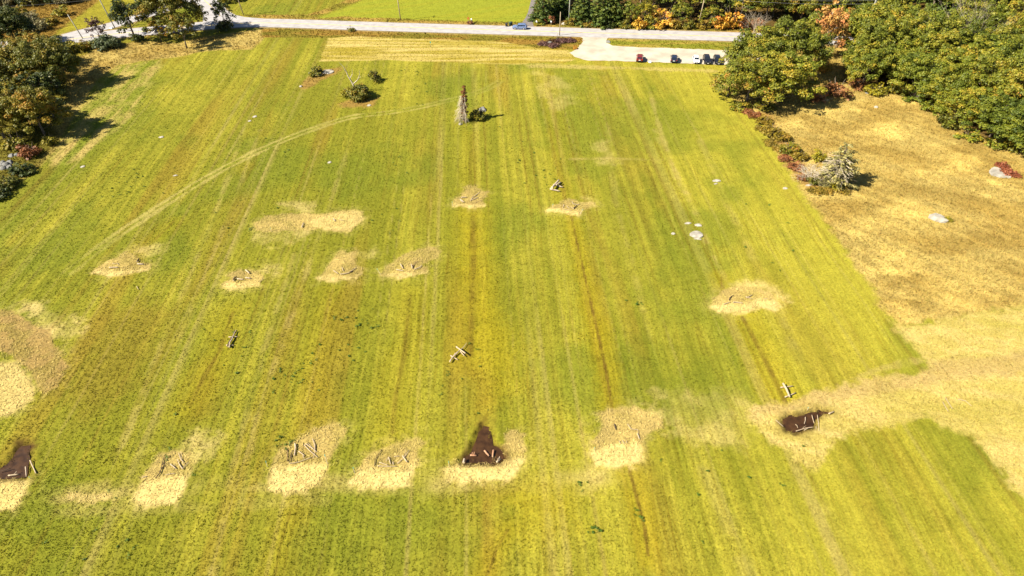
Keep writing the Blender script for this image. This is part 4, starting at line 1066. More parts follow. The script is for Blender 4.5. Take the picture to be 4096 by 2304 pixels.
# bare and dead wood
def bare(name, label, px, py, build, mats, extra=None, cat='tree'):
    gx, gy = G(px, py)
    o = empty(name, (gx, gy, 0)); prop(o, label, cat)
    for part, mb, m in build: mb.build(part, M[m], o)
    return o
rs_ = np.random.RandomState(3)
mb = MB(); mb.tube([(0, 0, 0), (-.3, 0, 1.6), (-.8, .2, 3.0)], [.28, .24, .2], 6)
b1 = MB(); b1.tube([(-.8, .2, 3.0), (-1.5, .3, 4.4), (-1.9, .4, 5.8), (-2.4, .4, 7.0), (-3.4, .4, 8.2)], [.19, .15, .12, .08, .03], 5)
b1.tube([(-1.2, .3, 3.8), (-.3, .2, 5.1), (-.2, .1, 6.6)], [.13, .08, .03], 5); b1.tube([(-1.9, .4, 5.8), (-2.2, .4, 6.0), (-2.6, 0, 6.6)], [.06, .04, .02], 4)
b1.tube([(-.5, .1, 2.4), (.9, .2, 3.6), (1.5, .2, 4.8), (1.7, .2, 6.4)], [.15, .11, .07, .02], 5); b1.tube([(.9, .2, 3.6), (1.4, .4, 3.9), (1.9, .5, 4.6)], [.06, .04, .01], 4)
bare('dead_tree', 'forked bleached dead tree rising from the meadow thicket', 1425, 372, [('trunk', mb, 'dead'), ('branch', b1, 'dead')], None)
mb = MB(); mb.tube([(0, 0, 0), (.1, 0, 4), (.25, 0, 8.6)], [.34, .27, .1], 7)
tw = MB()
for i in range(260):
    z = rs_.uniform(.6, 6.6); a = rs_.uniform(1.4, 5.2); L = rs_.uniform(1.2, 3.3) * (1.15 - z / 9)
    tw.tube([(0, 0, z), (math.cos(a) * L * .6, math.sin(a) * L * .6, z - .05 * L), (math.cos(a) * L, math.sin(a) * L, z - L * rs_.uniform(.3, .8))], [.05, .035, .012], 3, False)
iv = []
for i in range(75):
    z = rs_.uniform(.6, 9.0); a = rs_.uniform(0, 6.28); q = rs_.uniform(.1, .9) * (1.1 - z / 14)
    iv.append(((.2 + math.cos(a) * q, math.sin(a) * q, z), rs_.uniform(.25, .5), rs_.uniform(0, 1)))
Vv, Ff, Tt = clump_leaves(rs_, iv, 14, .14)
sn = bare('snag_tree', 'tall narrow snag with brown vines and grey hanging twigs in the meadow', 1858, 484, [('trunk', mb, 'deadbrown'), ('twigs', tw, 'dead')], None)
link('vines', new_mesh('vines', Vv, Ff, tint=Tt), M['brown_leaf'], sn)
for nm, lab, px, py, H, n, m, seed, sp in [('dead_bush', 'bleached bare dead bush next to the spruce', 3232, 722, 4.2, 22, 'dead', 8, .75), ('bare_tree', 'grey bare twiggy tree behind the oak clump', 3010, 160, 8.5, 12, 'bark_pale', 9, .4),
      ('bare_tree', 'bare brownish tree standing up in the right hand wood', 3795, 270, 19.0, 8, 'bark_pale', 10, .34), ('dead_branches', 'grey fallen branches under the right side of the oak clump', 3290, 402, 2.6, 9, 'dead', 12, .6)]:
    r_ = np.random.RandomState(seed); mb = MB()
    for i in range(n):
        a = i * 6.283 / n + r_.uniform(-.3, .3); e = r_.uniform(.3, 1.3)
        if nm == 'bare_tree': e = r_.uniform(1.0, 1.5)
        branchy(mb, r_, Vector((0, 0, .1)), Vector((math.cos(a) * math.cos(e), math.sin(a) * math.cos(e), math.sin(e))), H * .5, .075 if H < 5 else .075, 3, sp, .15, 3)
    bare(nm, lab, px, py, [('branches', mb, m)], None, cat='tree' if nm == 'bare_tree' else 'dead wood')
# bleached lower limbs of the spruce
r_ = np.random.RandomState(14); mb = MB()
for i in range(110):
    z = r_.uniform(2.5, 7.5); a = r_.uniform(2.2, 5.2); L = (3.7 * (1 - z / 10.6) ** .42 + .3) * r_.uniform(.85, 1.08)
    mb.tube([(0, 0, z), (math.cos(a) * L, math.sin(a) * L, z - .05 * L)], [.06, .02], 3, False)
    for q in (.5, .7, .9):
        p = Vector((math.cos(a) * L * q, math.sin(a) * L * q, z - .05 * L * q))
        mb.tube([p, p + Vector((r_.normal() * .4, r_.normal() * .4, r_.uniform(-.1, .3)))], [.025, .008], 3, False)
db = mb.build('dead_branches', M['dead'], spr)
db.rotation_euler.z = -spr.rotation_euler.z

# weeds
wm = []
for sd in range(3):
    r_ = np.random.RandomState(200 + sd)
    cl = [((r_.normal() * .16, r_.normal() * .16, .12 + r_.uniform(0, .12)), r_.uniform(.12, .2), r_.uniform(0, 1)) for _ in range(4)]
    Vv, Ff, Tt = clump_leaves(r_, cl, 36, .085)
    Vv[:, 2] = np.maximum(Vv[:, 2], .01)
    me = new_mesh('weed_clump', Vv, Ff, tint=Tt); me.materials.append(M['weed']); wm.append(me)
r_ = np.random.RandomState(55)
wc = [(1430, 1285, 60, 40, 14), (1490, 1310, 30, 30, 5), (1425, 1400, 50, 30, 7), (1200, 1480, 90, 60, 12), (930, 1370, 60, 60, 8), (1140, 1520, 60, 70, 8), (1120, 1760, 50, 40, 8), (530, 720, 60, 40, 12), (460, 770, 60, 40, 8), (1660, 300, 60, 40, 9), (1660, 390, 60, 40, 6),
      (1560, 920, 90, 60, 8), (2180, 720, 90, 70, 9), (1620, 640, 70, 50, 5), (2540, 1210, 25, 20, 6), (2570, 2060, 40, 40, 5), (2380, 2120, 30, 15, 7), (2320, 1950, 25, 20, 4), (640, 1880, 300, 200, 6), (400, 2150, 300, 120, 8), (2900, 1950, 260, 240, 9), (1800, 1560, 120, 100, 8), (3050, 860, 180, 200, 8), (1000, 620, 260, 160, 10), (2050, 560, 160, 160, 6), (1900, 1420, 60, 40, 4), (830, 850, 200, 120, 9)]
for cx, cy, sx, sy, n in wc:
    for i in range(n):
        gx, gy = G(cx + r_.normal() * sx * .6, cy + r_.normal() * sy * .6)
        o = link('weed_clump', wm[r_.randint(3)], None, None, (gx, gy, .02))
        s = r_.uniform(.4, 1.05); o.scale = (s, s, s * .8); o.rotation_euler.z = r_.uniform(0, 6.28)
        prop(o, 'small dark green weed clump growing in the mown meadow', 'weed', 'weed clumps dotting the meadow')

# ------------------------------------------------------------------ rocks
def rock_mesh(seed, flat):
    r_ = np.random.RandomState(seed)
    import bmesh
    bm = bmesh.new(); bmesh.ops.create_icosphere(bm, subdivisions=2, radius=1)
    pl = [(Vector(r_.normal(size=3)).normalized(), r_.uniform(.55, .9)) for _ in range(9)]
    for v in bm.verts:
        for n, d in pl:
            k = v.co.dot(n)
            if k > d: v.co -= n * (k - d) * .9
        v.co += Vector(r_.normal(size=3)) * .03
        v.co.z *= flat
    me = bpy.data.meshes.new('rock'); bm.to_mesh(me); bm.free()
    return me
rocks = [rock_mesh(s, f) for s, f in ((1, .5), (2, .7), (3, .3), (4, .6))]
def rock(px, py, w, label, k=0, m='rock', d=None, hgt=1.0, rz=None, name='boulder'):
    gx, gy = G(px, py)
    o = bpy.data.objects.new(name, rocks[k]); COL.objects.link(o)
    if not rocks[k].materials: rocks[k].materials.append(M['rock'])
    o.material_slots[0].link = 'OBJECT'; o.material_slots[0].material = M[m]
    o.location = (gx, gy, .02); d = d or w
    o.scale = (w / 2, d / 2, w / 2 * hgt); o.rotation_euler.z = rnd.uniform(-.4, .4) if rz is None else rz
    return prop(o, label, 'rock')
rock(2864, 724, 2.3, 'flat pale rock in the right part of the meadow', 2, d=1.2)
rock(2862, 736, 1.2, 'small sliver of rock just below the flat pale rock', 2, d=.5)
rock(3140, 754, 1.3, 'small pale stone near the meadow edge below the spruce', 2, d=1.1)
rock(2786, 938, 3.1, 'largest pale rock in the right half of the meadow', 0, d=2.8, hgt=.6)
rock(2750, 894, 1.7, 'flat sliver of rock above left of the largest meadow rock', 2, d=.8)
rock(2791, 901, 1.8, 'flat stone just above the largest meadow rock', 2, d=1.2)
rock(2692, 935, 1.0, 'little stone left of the largest meadow rock', 2, d=.9)
rock(2788, 957, 1.9, 'thin rock edge just below the largest meadow rock', 2, d=.4)
rock(3756, 876, 4.4, 'white rounded boulder in the golden field', 0, d=3.0, hgt=1.0)
rock(3998, 690, 6.2, 'large pale rock outcrop with red scrub in the golden field', 0, d=5.6, hgt=.35)
rock(3504, 430, 1.2, 'small stone in the golden field below the wood', 1)
rock(3469, 372, 1.6, 'grey stone at the shaded wood edge', 2, m='rockgrey')
rock(1312, 288, 4.4, 'pale granite ledge beside the meadow shrub', 0, d=3.4, hgt=.5)
rock(1270, 300, 3.0, 'lower slab of the pale granite ledge', 2, d=2.2)
rock(1203, 347, 1.0, 'little white stone below the granite ledge', 1)
rock(1932, 440, 2.4, 'grey boulder behind the green shrub by the snag', 3, 'rockgrey', hgt=1.1)
rock(1841, 498, .9, 'small upright stone at the foot of the snag', 1, hgt=1.4)
rock(1475, 422, 1.4, 'flat stone in front of the dead tree thicket', 2)
rock(1455, 350, 1.6, 'grey boulder behind the dead tree thicket', 1, 'rockgrey')
rock(1018, 467, 1.4, 'flat stone in the upper left meadow, right of its twin', 2)
rock(998, 484, 1.0, 'smaller flat stone below left of its twin, upper left meadow', 2)
rock(644, 549, 1.5, 'tan flat stone in the left meadow', 2, d=1.2)
rock(700, 703, 1.3, 'white flat stone in the left meadow above the tyre track', 2, d=.6)
rock(330, 667, 1.2, 'small pale stone near the left wood shadow', 2)
rock(1317, 650, 1.1, 'small white stone in the middle of the upper meadow', 2)
rock(2200, 176, 2.2, 'round grey boulder in the dark brush by the road', 1, 'rockgrey')
rock(2601, 250, 1.0, 'white painted stone at the parking lot edge', 1, 'white', hgt=1.3)
rock(2345, 109, 1.3, 'pale stone on the far road shoulder', 1)
rock(2257, 98, 2.0, 'pale stone beside the grey utility pole', 1)
rock(2262, 92, 1.4, 'smaller stone behind the pale stone at the pole', 3)
rock(2434, 168, 1.8, 'pale stones at the right side of the parking entrance', 3, 'rockgrey')
rock(3095, 580, 1.4, 'pale stone in the hedge strip below the olive bush', 2)
rock(3232, 742, 1.6, 'flat pale stone at the foot of the dead bush', 2, d=.8)
rock(446, 114, 1.3, 'white stone at the foot of the street light', 1, 'white')
for i, (px, py, w, lab) in enumerate([(47.6, 624, 1.6, 'topmost stone of the grey heap at the left edge'), (68, 622, 1.4, 'pale stone at the upper right of the heap'), (41, 652, 2.0, 'large grey stone at the right of the heap'), (24, 661, 1.8, 'stone in the centre of the heap'), (41, 671, 2.0, 'lowest right stone of the heap'), (11, 652, 1.4, 'upper left stone of the heap'), (6, 661, 1.4, 'leftmost stone of the heap'), (13, 676, 1.7, 'lowest left stone of the heap'), (76, 617, .9, 'smallest stone at the far right of the heap')]):
    o = rock(px, py, w, lab, [3, 1, 3, 1][i % 4], 'rockgrey', hgt=1.1, name='heap_stone'); o['group'] = 'stone heap at the left wood'

# ------------------------------------------------------------------ logs, branches and stakes
def stick(name, label, pts, dia, m, z0=None, x0=0, y0=0, s=1.0, taper=.75, cat='log', group=None, fork=None, stubs=0, zlist=None):
    if z0 is None and (m == 'log_wet' or 'in the purple' in label or 'in the right hand wet' in label): z0 = -.12
    P = GP(pts, x0, y0, s)
    dia = max(.08, dia * .68)
    r0 = dia / 2
    R = [r0 * (1 - (1 - taper) * i / max(1, len(P) - 1)) for i in range(len(P))]
    zz = [(zlist[i] if zlist else (z0 if z0 is not None else .11)) + R[i] for i in range(len(P))]
    bx, by = P[0]
    o = empty(name, (bx, by, 0))
    prop(o, label, cat, group)
    loc = [(p[0] - bx, p[1] - by, z) for p, z in zip(P, zz)]
    # extra points so that wood is never ruler straight
    fine, fr = [], []
    for i in range(len(loc) - 1):
        for k in range(4):
            t = k / 4; a, b = Vector(loc[i]), Vector(loc[i + 1])
            w = 0 if (i == 0 and k == 0) else .12 * r0
            fine.append(a.lerp(b, t) + Vector((rnd.uniform(-w, w), rnd.uniform(-w, w), 0))); fr.append((R[i] * (1 - t) + R[i + 1] * t) * rnd.uniform(.92, 1.08))
    fine.append(Vector(loc[-1])); fr.append(R[-1])
    mb = MB(); mb.tube(fine, fr, 8)
    for k in range(stubs):
        t = (k + 1) / (stubs + 1.3); p = Vector(loc[0]).lerp(Vector(loc[-1]), t)
        mb.tube([p, p + Vector((.05, .25, .35 + .1 * k))], [.07, .05], 5)
    if fork:
        F2 = GP(fork, x0, y0, s)
        st = fine[len(fine) // 2]
        mb.tube([st] + [Vector((q[0] - bx, q[1] - by, .15 + .15 * j)) for j, q in enumerate(F2)], [fr[-1] * .8] + [fr[-1] * .5] * len(F2), 5)
    mb.build('wood' if dia >= .16 else 'stem', M[m], o, smooth=True)
    if dia >= .2:
        for e, q, r in ((fine[0], fine[1], fr[0]), (fine[-1], fine[-2], fr[-1])):
            d = (e - q).normalized(); c = MB(); c.tube([e + d * .004, e + d * .012], [r * .93, r * .9], 8); c.build('cut_end', M['cut'], o)
    return o
def stake(px, py, label, hgt=1.1, lean=(.1, .1), m='stake'):
    gx, gy = G(px, py); o = empty('marker_stake', (gx, gy, 0)); prop(o, label, 'stake', 'marker stakes at the straw patches')
    mb = MB(); mb.tube([(0, 0, -.1), (lean[0] * hgt, lean[1] * hgt, hgt)], [.035, .03], 5); mb.build('shaft', M[m], o)
    c = MB(); c.tube([(lean[0] * hgt * .8, lean[1] * hgt * .8, hgt * .8), (lean[0] * hgt, lean[1] * hgt, hgt + .01)], [.042, .04], 5); c.build('painted_tip', M['teal' if m == 'stake' else m], o)
L_ = [
 # far left of the upper row
 ('log', 'pale straight log in the far left straw patch', [(439, 1074), (457, 1073), (474, 1072.5)], .34, 'log_pale'),
 ('stick', 'short thin stick behind the pale log, far left straw patch', [(450, 1055), (466, 1058)], .1, 'log_pale'),
 ('stick', 'thin slanting stick at the upper left of the far left straw patch', [(468.5, 1055), (478, 1063)], .12, 'log_pale'),
 ('log', 'dark upright leaning stub in the far left straw patch', [(549.6, 1051), (556.6, 1038)], .36, 'log_dark'),
 ('log', 'half pale half dark log at the right of the far left straw patch', [(552, 1059), (577, 1060)], .34, 'log'),
 ('stick', 'white stick in the grass below the far left straw patch', [(548, 1148), (555, 1161)], .16, 'log_pale'),
 # second
 ('log', 'thick pale slanting log in the small straw patch with four logs', [(984, 1084), (999, 1097)], .42, 'log_pale'),
 ('log', 'curved dark log at left in the small straw patch with four logs', [(934.5, 1126), (938, 1117), (947, 1110)], .42, 'log_dark'),
 ('log', 'left one of two pale level logs, small straw patch', [(949.7, 1119), (977, 1121.4)], .36, 'log_pale'),
 ('log', 'right one of two pale level logs, small straw patch', [(984, 1114.4), (1005, 1116.8)], .4, 'log_pale'),
 ('stick', 'thin slanting pole at the right rim of the small straw patch', [(1038.8, 1131.3), (1053, 1116.8)], .11, 'log_pale'),
 # third
 ('log', 'pale slanting log at left in the curved-log straw patch', [(1335, 1085.7), (1353, 1097.4)], .24, 'log_pale'),
 ('log', 'short upright pale stick in the curved-log straw patch', [(1369, 1073), (1374.5, 1086.8)], .2, 'log_pale'),
 ('branch', 'long pale curved branch in the third straw patch of the upper row', [(1361.7, 1100), (1392.7, 1095.3), (1410, 1084), (1425.8, 1072.9)], .24, 'log_pale'),
 ('log', 'dark bark piece lying on the long curved branch', [(1398, 1092), (1413, 1087.8)], .3, 'log_dark'),
 # fourth
 ('log', 'upper left pale log in the forked-branch straw patch', [(1603, 1060), (1612.6, 1077)], .3, 'log_pale'),
 ('log', 'level pale log in the forked-branch straw patch', [(1586, 1081.4), (1614.7, 1086.3)], .28, 'log_pale'),
 ('log', 'short upright pale log beside the forked branch', [(1645.7, 1061), (1650, 1077)], .32, 'log_pale'),
 ('branch', 'dark forked branch in the rightmost patch of the upper row', [(1650, 1074), (1655, 1060), (1671, 1047)], .2, 'deadbrown'),
 ('branch', 'crooked brown branch right of the forked branch', [(1657.4, 1080.8), (1680, 1072), (1687, 1064)], .24, 'log'),
 # long strip
 ('log', 'dark V shaped log pair in the long wide straw strip', [(1207.7, 912.6), (1215.5, 895)], .36, 'log'),
 ('log', 'short white log at the right of the long straw strip', [(1334.8, 878.6), (1341.6, 887.3)], .34, 'log_pale'),
 ('branch', 'thin white curved stick at the right of the long straw strip', [(1358, 879.6), (1365, 883), (1374.6, 883.5)], .16, 'log_pale'),
 # sixth
 ('log', 'upper level log in the straw patch on the yellow strip', [(1845, 792.7), (1869, 791)], .3, 'log_pale'),
 ('log', 'slanting pale log in the straw patch on the yellow strip', [(1840.6, 799.9), (1857, 811.2)], .32, 'log_pale'),
 ('log', 'thin log beside the slanting pale log, yellow strip patch', [(1843, 803.5), (1851, 812)], .2, 'log'),
 ('branch', 'long crooked branch reaching up in the yellow strip patch', [(1882, 805.9), (1889.5, 792.7), (1905, 781.8), (1918, 772)], .2, 'log'),
 ('branch', 'brown branch below the long crooked branch, yellow strip patch', [(1888, 802.3), (1902.7, 796), (1912, 791.5)], .24, 'log'),
 ('branch', 'faint brown twig at the lower right of the yellow strip patch', [(1903, 814), (1916, 807), (1930, 803)], .12, 'deadbrown'),
 # log pile
 ('log', 'thick lower log across the front of the big log pile', [(2200, 760), (2239.7, 768)], .5, 'log'),
 ('log', 'thick rear crosspiece of the big log pile', [(2213, 743), (2251.7, 752)], .5, 'log'),
 # seventh
 ('branch', 'hooked little branch at left in the patch below the log pile', [(2254, 821.5), (2255, 826), (2250.5, 832.9)], .2, 'log'),
 ('log', 'pale slanting stick in the middle of the patch below the log pile', [(2267.4, 825), (2271, 831), (2278, 837)], .16, 'log_pale'),
 ('branch', 'long thin white stick along the front of the patch below the log pile', [(2250.5, 837), (2263.8, 839.6), (2285.4, 844.4)], .12, 'log_pale'),
 ('branch', 'angled branch at the upper right of the patch below the log pile', [(2287.8, 808.3), (2292.6, 818), (2313, 821.5), (2316, 817)], .16, 'log'),
 ('log', 'dark log at right in the patch below the log pile', [(2292.6, 837), (2307, 825)], .3, 'log_dark'),
 ('branch', 'short pale twig left of the dark log below the log pile', [(2283, 831), (2292, 836)], .13, 'log_pale'),
 # right patch
 ('branch', 'dark bent branch in the lone pale straw patch on the right', [(2916.6, 1203), (2918, 1195), (2931.4, 1184)], .24, 'log_dark'),
 ('log', 'thin slanting stick at left in the lone right straw patch', [(2894.5, 1219.5), (2920, 1210.3)], .16, 'log'),
 ('log', 'long pale log at the front of the lone right straw patch', [(2931.4, 1212.9), (2941, 1211.4), (2969.7, 1215.4)], .26, 'log_pale'),
 ('branch', 'upper stick of the crossed pair in the lone right straw patch', [(2986, 1193.7), (2995.5, 1188.5), (3006.6, 1181.9)], .2, 'log_pale'),
 ('log', 'lower stick of the crossed pair in the lone right straw patch', [(2981.5, 1190), (3005.9, 1197.4)], .2, 'log_pale'),
 ('stick', 'faint thin stick at the right end of the lone right straw patch', [(3056, 1196.6), (3069, 1196.6)], .1, 'log_pale'),
]
for nm, lab, pts, d, m in L_:
    stick(nm, lab, pts, d, m, cat={'log': 'log', 'branch': 'branch', 'stick': 'stick'}[nm])
B_ = [  # brush groups along the bottom row
 ('branch', 'long grey branch at left of the brushwood, second bottom patch', [(624, 1915), (641.6, 1893.8), (655, 1841.6), (659, 1824)], .17, 'log_dark', [(668, 1836), (672, 1826)]),
 ('branch', 'dark twiggy branch beside the long grey branch', [(639, 1891), (654, 1869), (661.5, 1849)], .15, 'log_dark', [(664, 1868), (678, 1856)]),
 ('log', 'short reddish log in the middle of the second bottom patch', [(682.6, 1859), (706, 1877.6)], .2, 'log', [(700, 1866), (704, 1858)]),
 ('branch', 'long pale curved stick closing the second bottom patch brushwood', [(662.7, 1902.5), (683, 1897.5), (702.5, 1896)], .12, 'log_pale', None),
 ('branch', 'left arm of the V shaped branches, second bottom patch', [(733.5, 1880), (718.6, 1859), (711, 1839)], .17, 'log', None),
 ('branch', 'right arm of the V shaped branches, second bottom patch', [(731, 1877.6), (744, 1862), (756, 1851.6)], .13, 'log', None),
 ('branch', 'tall crooked branch at the upper right of the second bottom patch', [(734.8, 1859), (732.3, 1846.6), (724.8, 1841.6), (716, 1814)], .15, 'log', [(728, 1824), (726, 1812)]),
 ('stick', 'thin stick at the left rim of the second bottom patch', [(569.6, 1912), (592, 1906)], .08, 'log', None),
 ('log', 'thick dark upright log in the large bright bottom patch', [(1181.4, 1778.3), (1183.6, 1790.4), (1179, 1824.7)], .32, 'log', None),
 ('branch', 'dark bent branch left of the thick upright log', [(1172.5, 1803.7), (1164.8, 1821), (1159, 1850)], .17, 'log_dark', [(1170, 1840), (1166, 1850)]),
 ('stick', 'straight thin brown stick at the left of the large bright patch', [(1150, 1801.5), (1150, 1848)], .09, 'deadbrown', None),
 ('log', 'pale slanting log in the centre of the large bright patch', [(1195.7, 1808), (1219, 1824.7)], .22, 'log_pale', None),
 ('stick', 'short stick under the central slanting log', [(1213.4, 1823.6), (1215.6, 1835.7)], .14, 'log', None),
 ('branch', 'long pale curved pole at the front of the large bright patch', [(1157, 1856), (1175, 1855), (1194.6, 1851), (1247.6, 1831.3)], .15, 'log_pale', None),
 ('branch', 'front one of two long slanting poles, large bright patch', [(1216.7, 1781.6), (1245, 1810), (1272, 1832.4)], .17, 'log_pale', None),
 ('branch', 'rear one of two long slanting poles, large bright patch', [(1223, 1777), (1252, 1797), (1268.6, 1810.3)], .16, 'log', [(1228, 1770), (1238, 1782)]),
 ('branch', 'tall crooked grey branch at right of the large bright patch', [(1251, 1757), (1261, 1786), (1259.8, 1810), (1253, 1835.7)], .14, 'log', [(1256, 1772), (1263, 1765)]),
 ('branch', 'dark upright twig at the right of the large bright patch', [(1263, 1803), (1263, 1790), (1264, 1775)], .12, 'log_dark', None),
 ('branch', 'long dark curved branch at left of the crossed-branch patch', [(1499.5, 1867.6), (1501, 1840.6), (1526.5, 1802.5)], .14, 'log_dark', None),
 ('branch', 'long pale level pole at the front of the crossed-branch patch', [(1510.6, 1866), (1548.7, 1868.5), (1588, 1867.6)], .15, 'log_pale', None),
 ('branch', 'slanting pale pole above the long level pole', [(1517, 1851.7), (1555, 1864.4)], .16, 'log_pale', None),
 ('stick', 'left leg of the A shaped sticks in the crossed-branch patch', [(1545.5, 1847), (1553.4, 1831)], .13, 'log', None),
 ('log', 'right leg of the A shaped sticks in the crossed-branch patch', [(1555, 1831), (1563, 1859.6)], .22, 'log_pale', None),
 ('stick', 'short grey stub in the crossed-branch patch', [(1572.5, 1850), (1574, 1861)], .2, 'log', None),
 ('branch', 'long thin branch slanting up under the crossed log', [(1590, 1856.5), (1618.5, 1831), (1637.5, 1802.5)], .14, 'log', [(1622, 1812), (1624, 1802)]),
 ('log', 'thick log lying across the slanting branch, crossed-branch patch', [(1610.6, 1826.3), (1629.6, 1851.7)], .26, 'log_pale', None),
 ('stick', 'pale twig at the back of the crossed-branch patch', [(1577, 1829.5), (1599.5, 1826)], .09, 'log_pale', None),
 ('log', 'dark broken stub at upper left of the rusty heap patch', [(2456.8, 1699), (2460, 1712.8), (2463, 1721.4)], .24, 'log_dark', None),
 ('stick', 'pale stick with dark end above the rusty heap', [(2509.7, 1699), (2523.4, 1718)], .16, 'log_pale', None),
 ('branch', 'thin pale twig right of the rusty heap', [(2523, 1718), (2550.8, 1721.4), (2553, 1735)], .08, 'log_pale', None),
 ('log', 'slanting log at right of the rusty heap', [(2549, 1736.8), (2557.6, 1759)], .2, 'log', None),
 ('stick', 'left white stick standing in the rusty heap', [(2476, 1765), (2482, 1777)], .12, 'log_pale', None),
 ('stick', 'middle white stick in the rusty heap', [(2489, 1763), (2498, 1777)], .12, 'log_pale', None),
 ('stick', 'right white stick in the rusty heap', [(2505, 1765), (2506, 1775)], .1, 'log_pale', None),
 ('branch', 'rust brown twig across the rusty heap', [(2466, 1772), (2490, 1766), (2516, 1768)], .14, 'log_wet', [(2500, 1760), (2512, 1756)]),
 ('branch', 'reddish fallen twig above the rusty heap', [(2455, 1737), (2478, 1743), (2498, 1741)], .1, 'log_wet', None),
 # wet hollow with five logs
 ('log', 'reddish log with two upright stubs in the dark wet hollow', [(1880.7, 1821), (1906, 1821.8)], .38, 'log_wet', None),
 ('log', 'slanting reddish log in the middle of the dark wet hollow', [(1937.5, 1802.8), (1955.8, 1823)], .42, 'log_wet', None),
 ('log', 'upright reddish log at the right of the slanting one, wet hollow', [(1974, 1801), (1970.4, 1826.6)], .42, 'log_wet', None),
 ('log', 'thick stump with dark side at the left corner of the wet hollow', [(1855, 1856), (1857.6, 1839.4)], .5, 'log', None),
 ('log', 'knotty log at the right corner of the wet hollow', [(1986.9, 1852), (2003.4, 1839.4)], .34, 'log', None),
 # right wet hollow
 ('log', 'short pale log at the right tip of the right hand wet hollow', [(3314, 1658), (3334, 1649.5)], .3, 'log_pale', None),
 ('stick', 'left one of two upright pale poles by the right wet hollow', [(3246, 1662.6), (3255, 1695.6)], .15, 'log_pale', None),
 ('stick', 'right longer one of two upright pale poles by the right wet hollow', [(3268, 1662.6), (3272, 1690), (3274.7, 1726.4)], .15, 'log_pale', None),
 ('branch', 'crooked pale branch in the right hand wet hollow', [(3222, 1667), (3222, 1680), (3217.6, 1693.4)], .17, 'log', None),
 ('branch', 'long white branch along the front rim of the right wet hollow', [(3182.4, 1727.3), (3200, 1722), (3219.8, 1715.4), (3252.7, 1711)], .18, 'log_pale', [(3212, 1712), (3222, 1708)]),
 ('branch', 'second white branch over the front rim of the right wet hollow', [(3215, 1724), (3237, 1711)], .17, 'log_pale', None),
 ('stick', 'short thin pole right of the front rim branches', [(3263, 1707), (3264, 1720)], .1, 'log_pale', None),
 ('stick', 'thin pale pole at the left rim of the right wet hollow', [(3101, 1682), (3118, 1696), (3131.9, 1708.8)], .1, 'log_pale', None),
 ('branch', 'pale twig inside the left part of the right wet hollow', [(3180, 1700), (3187, 1705), (3190, 1714)], .1, 'log_pale', None),
 ('stick', 'right one of two white sticks in the mown field, far right', [(3780, 1593), (3793, 1615), (3807.7, 1637)], .13, 'log_pale', None),
 ('stick', 'left one of two white sticks in the mown field, far right', [(3769, 1610), (3791, 1648)], .13, 'log_pale', None),
 ('branch', 'long thin white twig right of the two white sticks, far right', [(3829.7, 1599), (3860, 1606), (3884.6, 1626)], .1, 'log_pale', None),
 # left wet hollow
 ('log', 'white log in the purple wet hollow at the left edge', [(33, 1901.5), (74, 1896.4)], .3, 'log_pale', [(66, 1893), (70, 1890)]),
 ('branch', 'dark branch at the left edge of the purple wet hollow', [(-6, 1890), (20, 1884), (43.6, 1876)], .17, 'log_dark', None),
 ('log', 'upright log at the right end of the purple wet hollow', [(105, 1870.8), (107.7, 1909)], .24, 'log', None),
 ('log', 'long pale pole in the grass right of the purple wet hollow', [(123, 1845), (135, 1872), (146, 1896.4)], .24, 'log_pale', None),
]
for nm, lab, pts, d, m, fk in B_:
    stick(nm, lab, pts, d, m, cat=nm, fork=fk, stubs=2 if 'stubs' in lab or 'knotty' in lab else 0)
# stacked log sculptures: cross pieces on the ground, long logs lying over them
stick('log', 'thickest log on top of the big log pile', [(2207, 764), (2221, 748), (2234.9, 732)], .75, 'log', z0=.5)
stick('log', 'second upper log of the big log pile, right side', [(2222.8, 752), (2242, 739)], .55, 'log', z0=.5)
stick('log', 'dead grey log lying left in the ladder shaped pair, left meadow', [(912.7, 1393.8), (917, 1376), (928.9, 1358.6), (939, 1338), (939, 1323.4)], .34, 'log_dark', z0=.28, taper=.35)
stick('log', 'dead grey log lying right in the ladder shaped pair, left meadow', [(920.4, 1396.7), (921.5, 1377.7), (931.8, 1360), (940.6, 1336.6), (948.6, 1325)], .36, 'log', z0=.28, taper=.35)
stick('log', 'upper pale crosspiece under the ladder shaped log pair', [(916.4, 1352), (953, 1349.8)], .3, 'log_pale')
stick('log', 'lower pale crosspiece under the ladder shaped log pair', [(906, 1384.2), (937, 1384.2)], .28, 'log_pale')
stick('log', 'long crooked log of the pale cross in mid meadow', [(1799.6, 1453.3), (1818, 1426), (1837.7, 1408.4), (1855, 1394.7), (1867, 1377)], .34, 'log', z0=.26, taper=.3)
stick('log', 'thin log lying along the crooked log of the pale cross', [(1812, 1436), (1834, 1414)], .22, 'log_pale', z0=.3)
stick('log', 'upper crossbar of the pale cross in mid meadow', [(1826, 1399.6), (1845.5, 1414), (1863, 1427)], .34, 'log_pale', z0=.6, taper=1.0)
stick('log', 'splayed second piece beside the upper crossbar', [(1842, 1412.5), (1858, 1430)], .24, 'log', z0=.3)
stick('log', 'lower crossbar of the pale cross in mid meadow', [(1802.5, 1426), (1831.8, 1442.5)], .28, 'log_pale')
stick('stick', 'little upright stub on the pale cross in mid meadow', [(1820.5, 1415), (1820.5, 1424)], .2, 'log_pale', z0=.1, cat='stick')
stick('log', 'thick curved log of the frame above the right wet hollow', [(3129.7, 1542), (3142.9, 1563.7), (3150, 1580), (3156, 1594.5)], .5, 'log_pale', z0=.28)
stick('log', 'upper crosspiece of the frame above the right wet hollow', [(3120.9, 1553.6), (3171.4, 1547)], .28, 'log_pale')
stick('log', 'lower crosspiece of the frame above the right wet hollow', [(3138.5, 1592.3), (3182.4, 1573.8)], .28, 'log_pale')
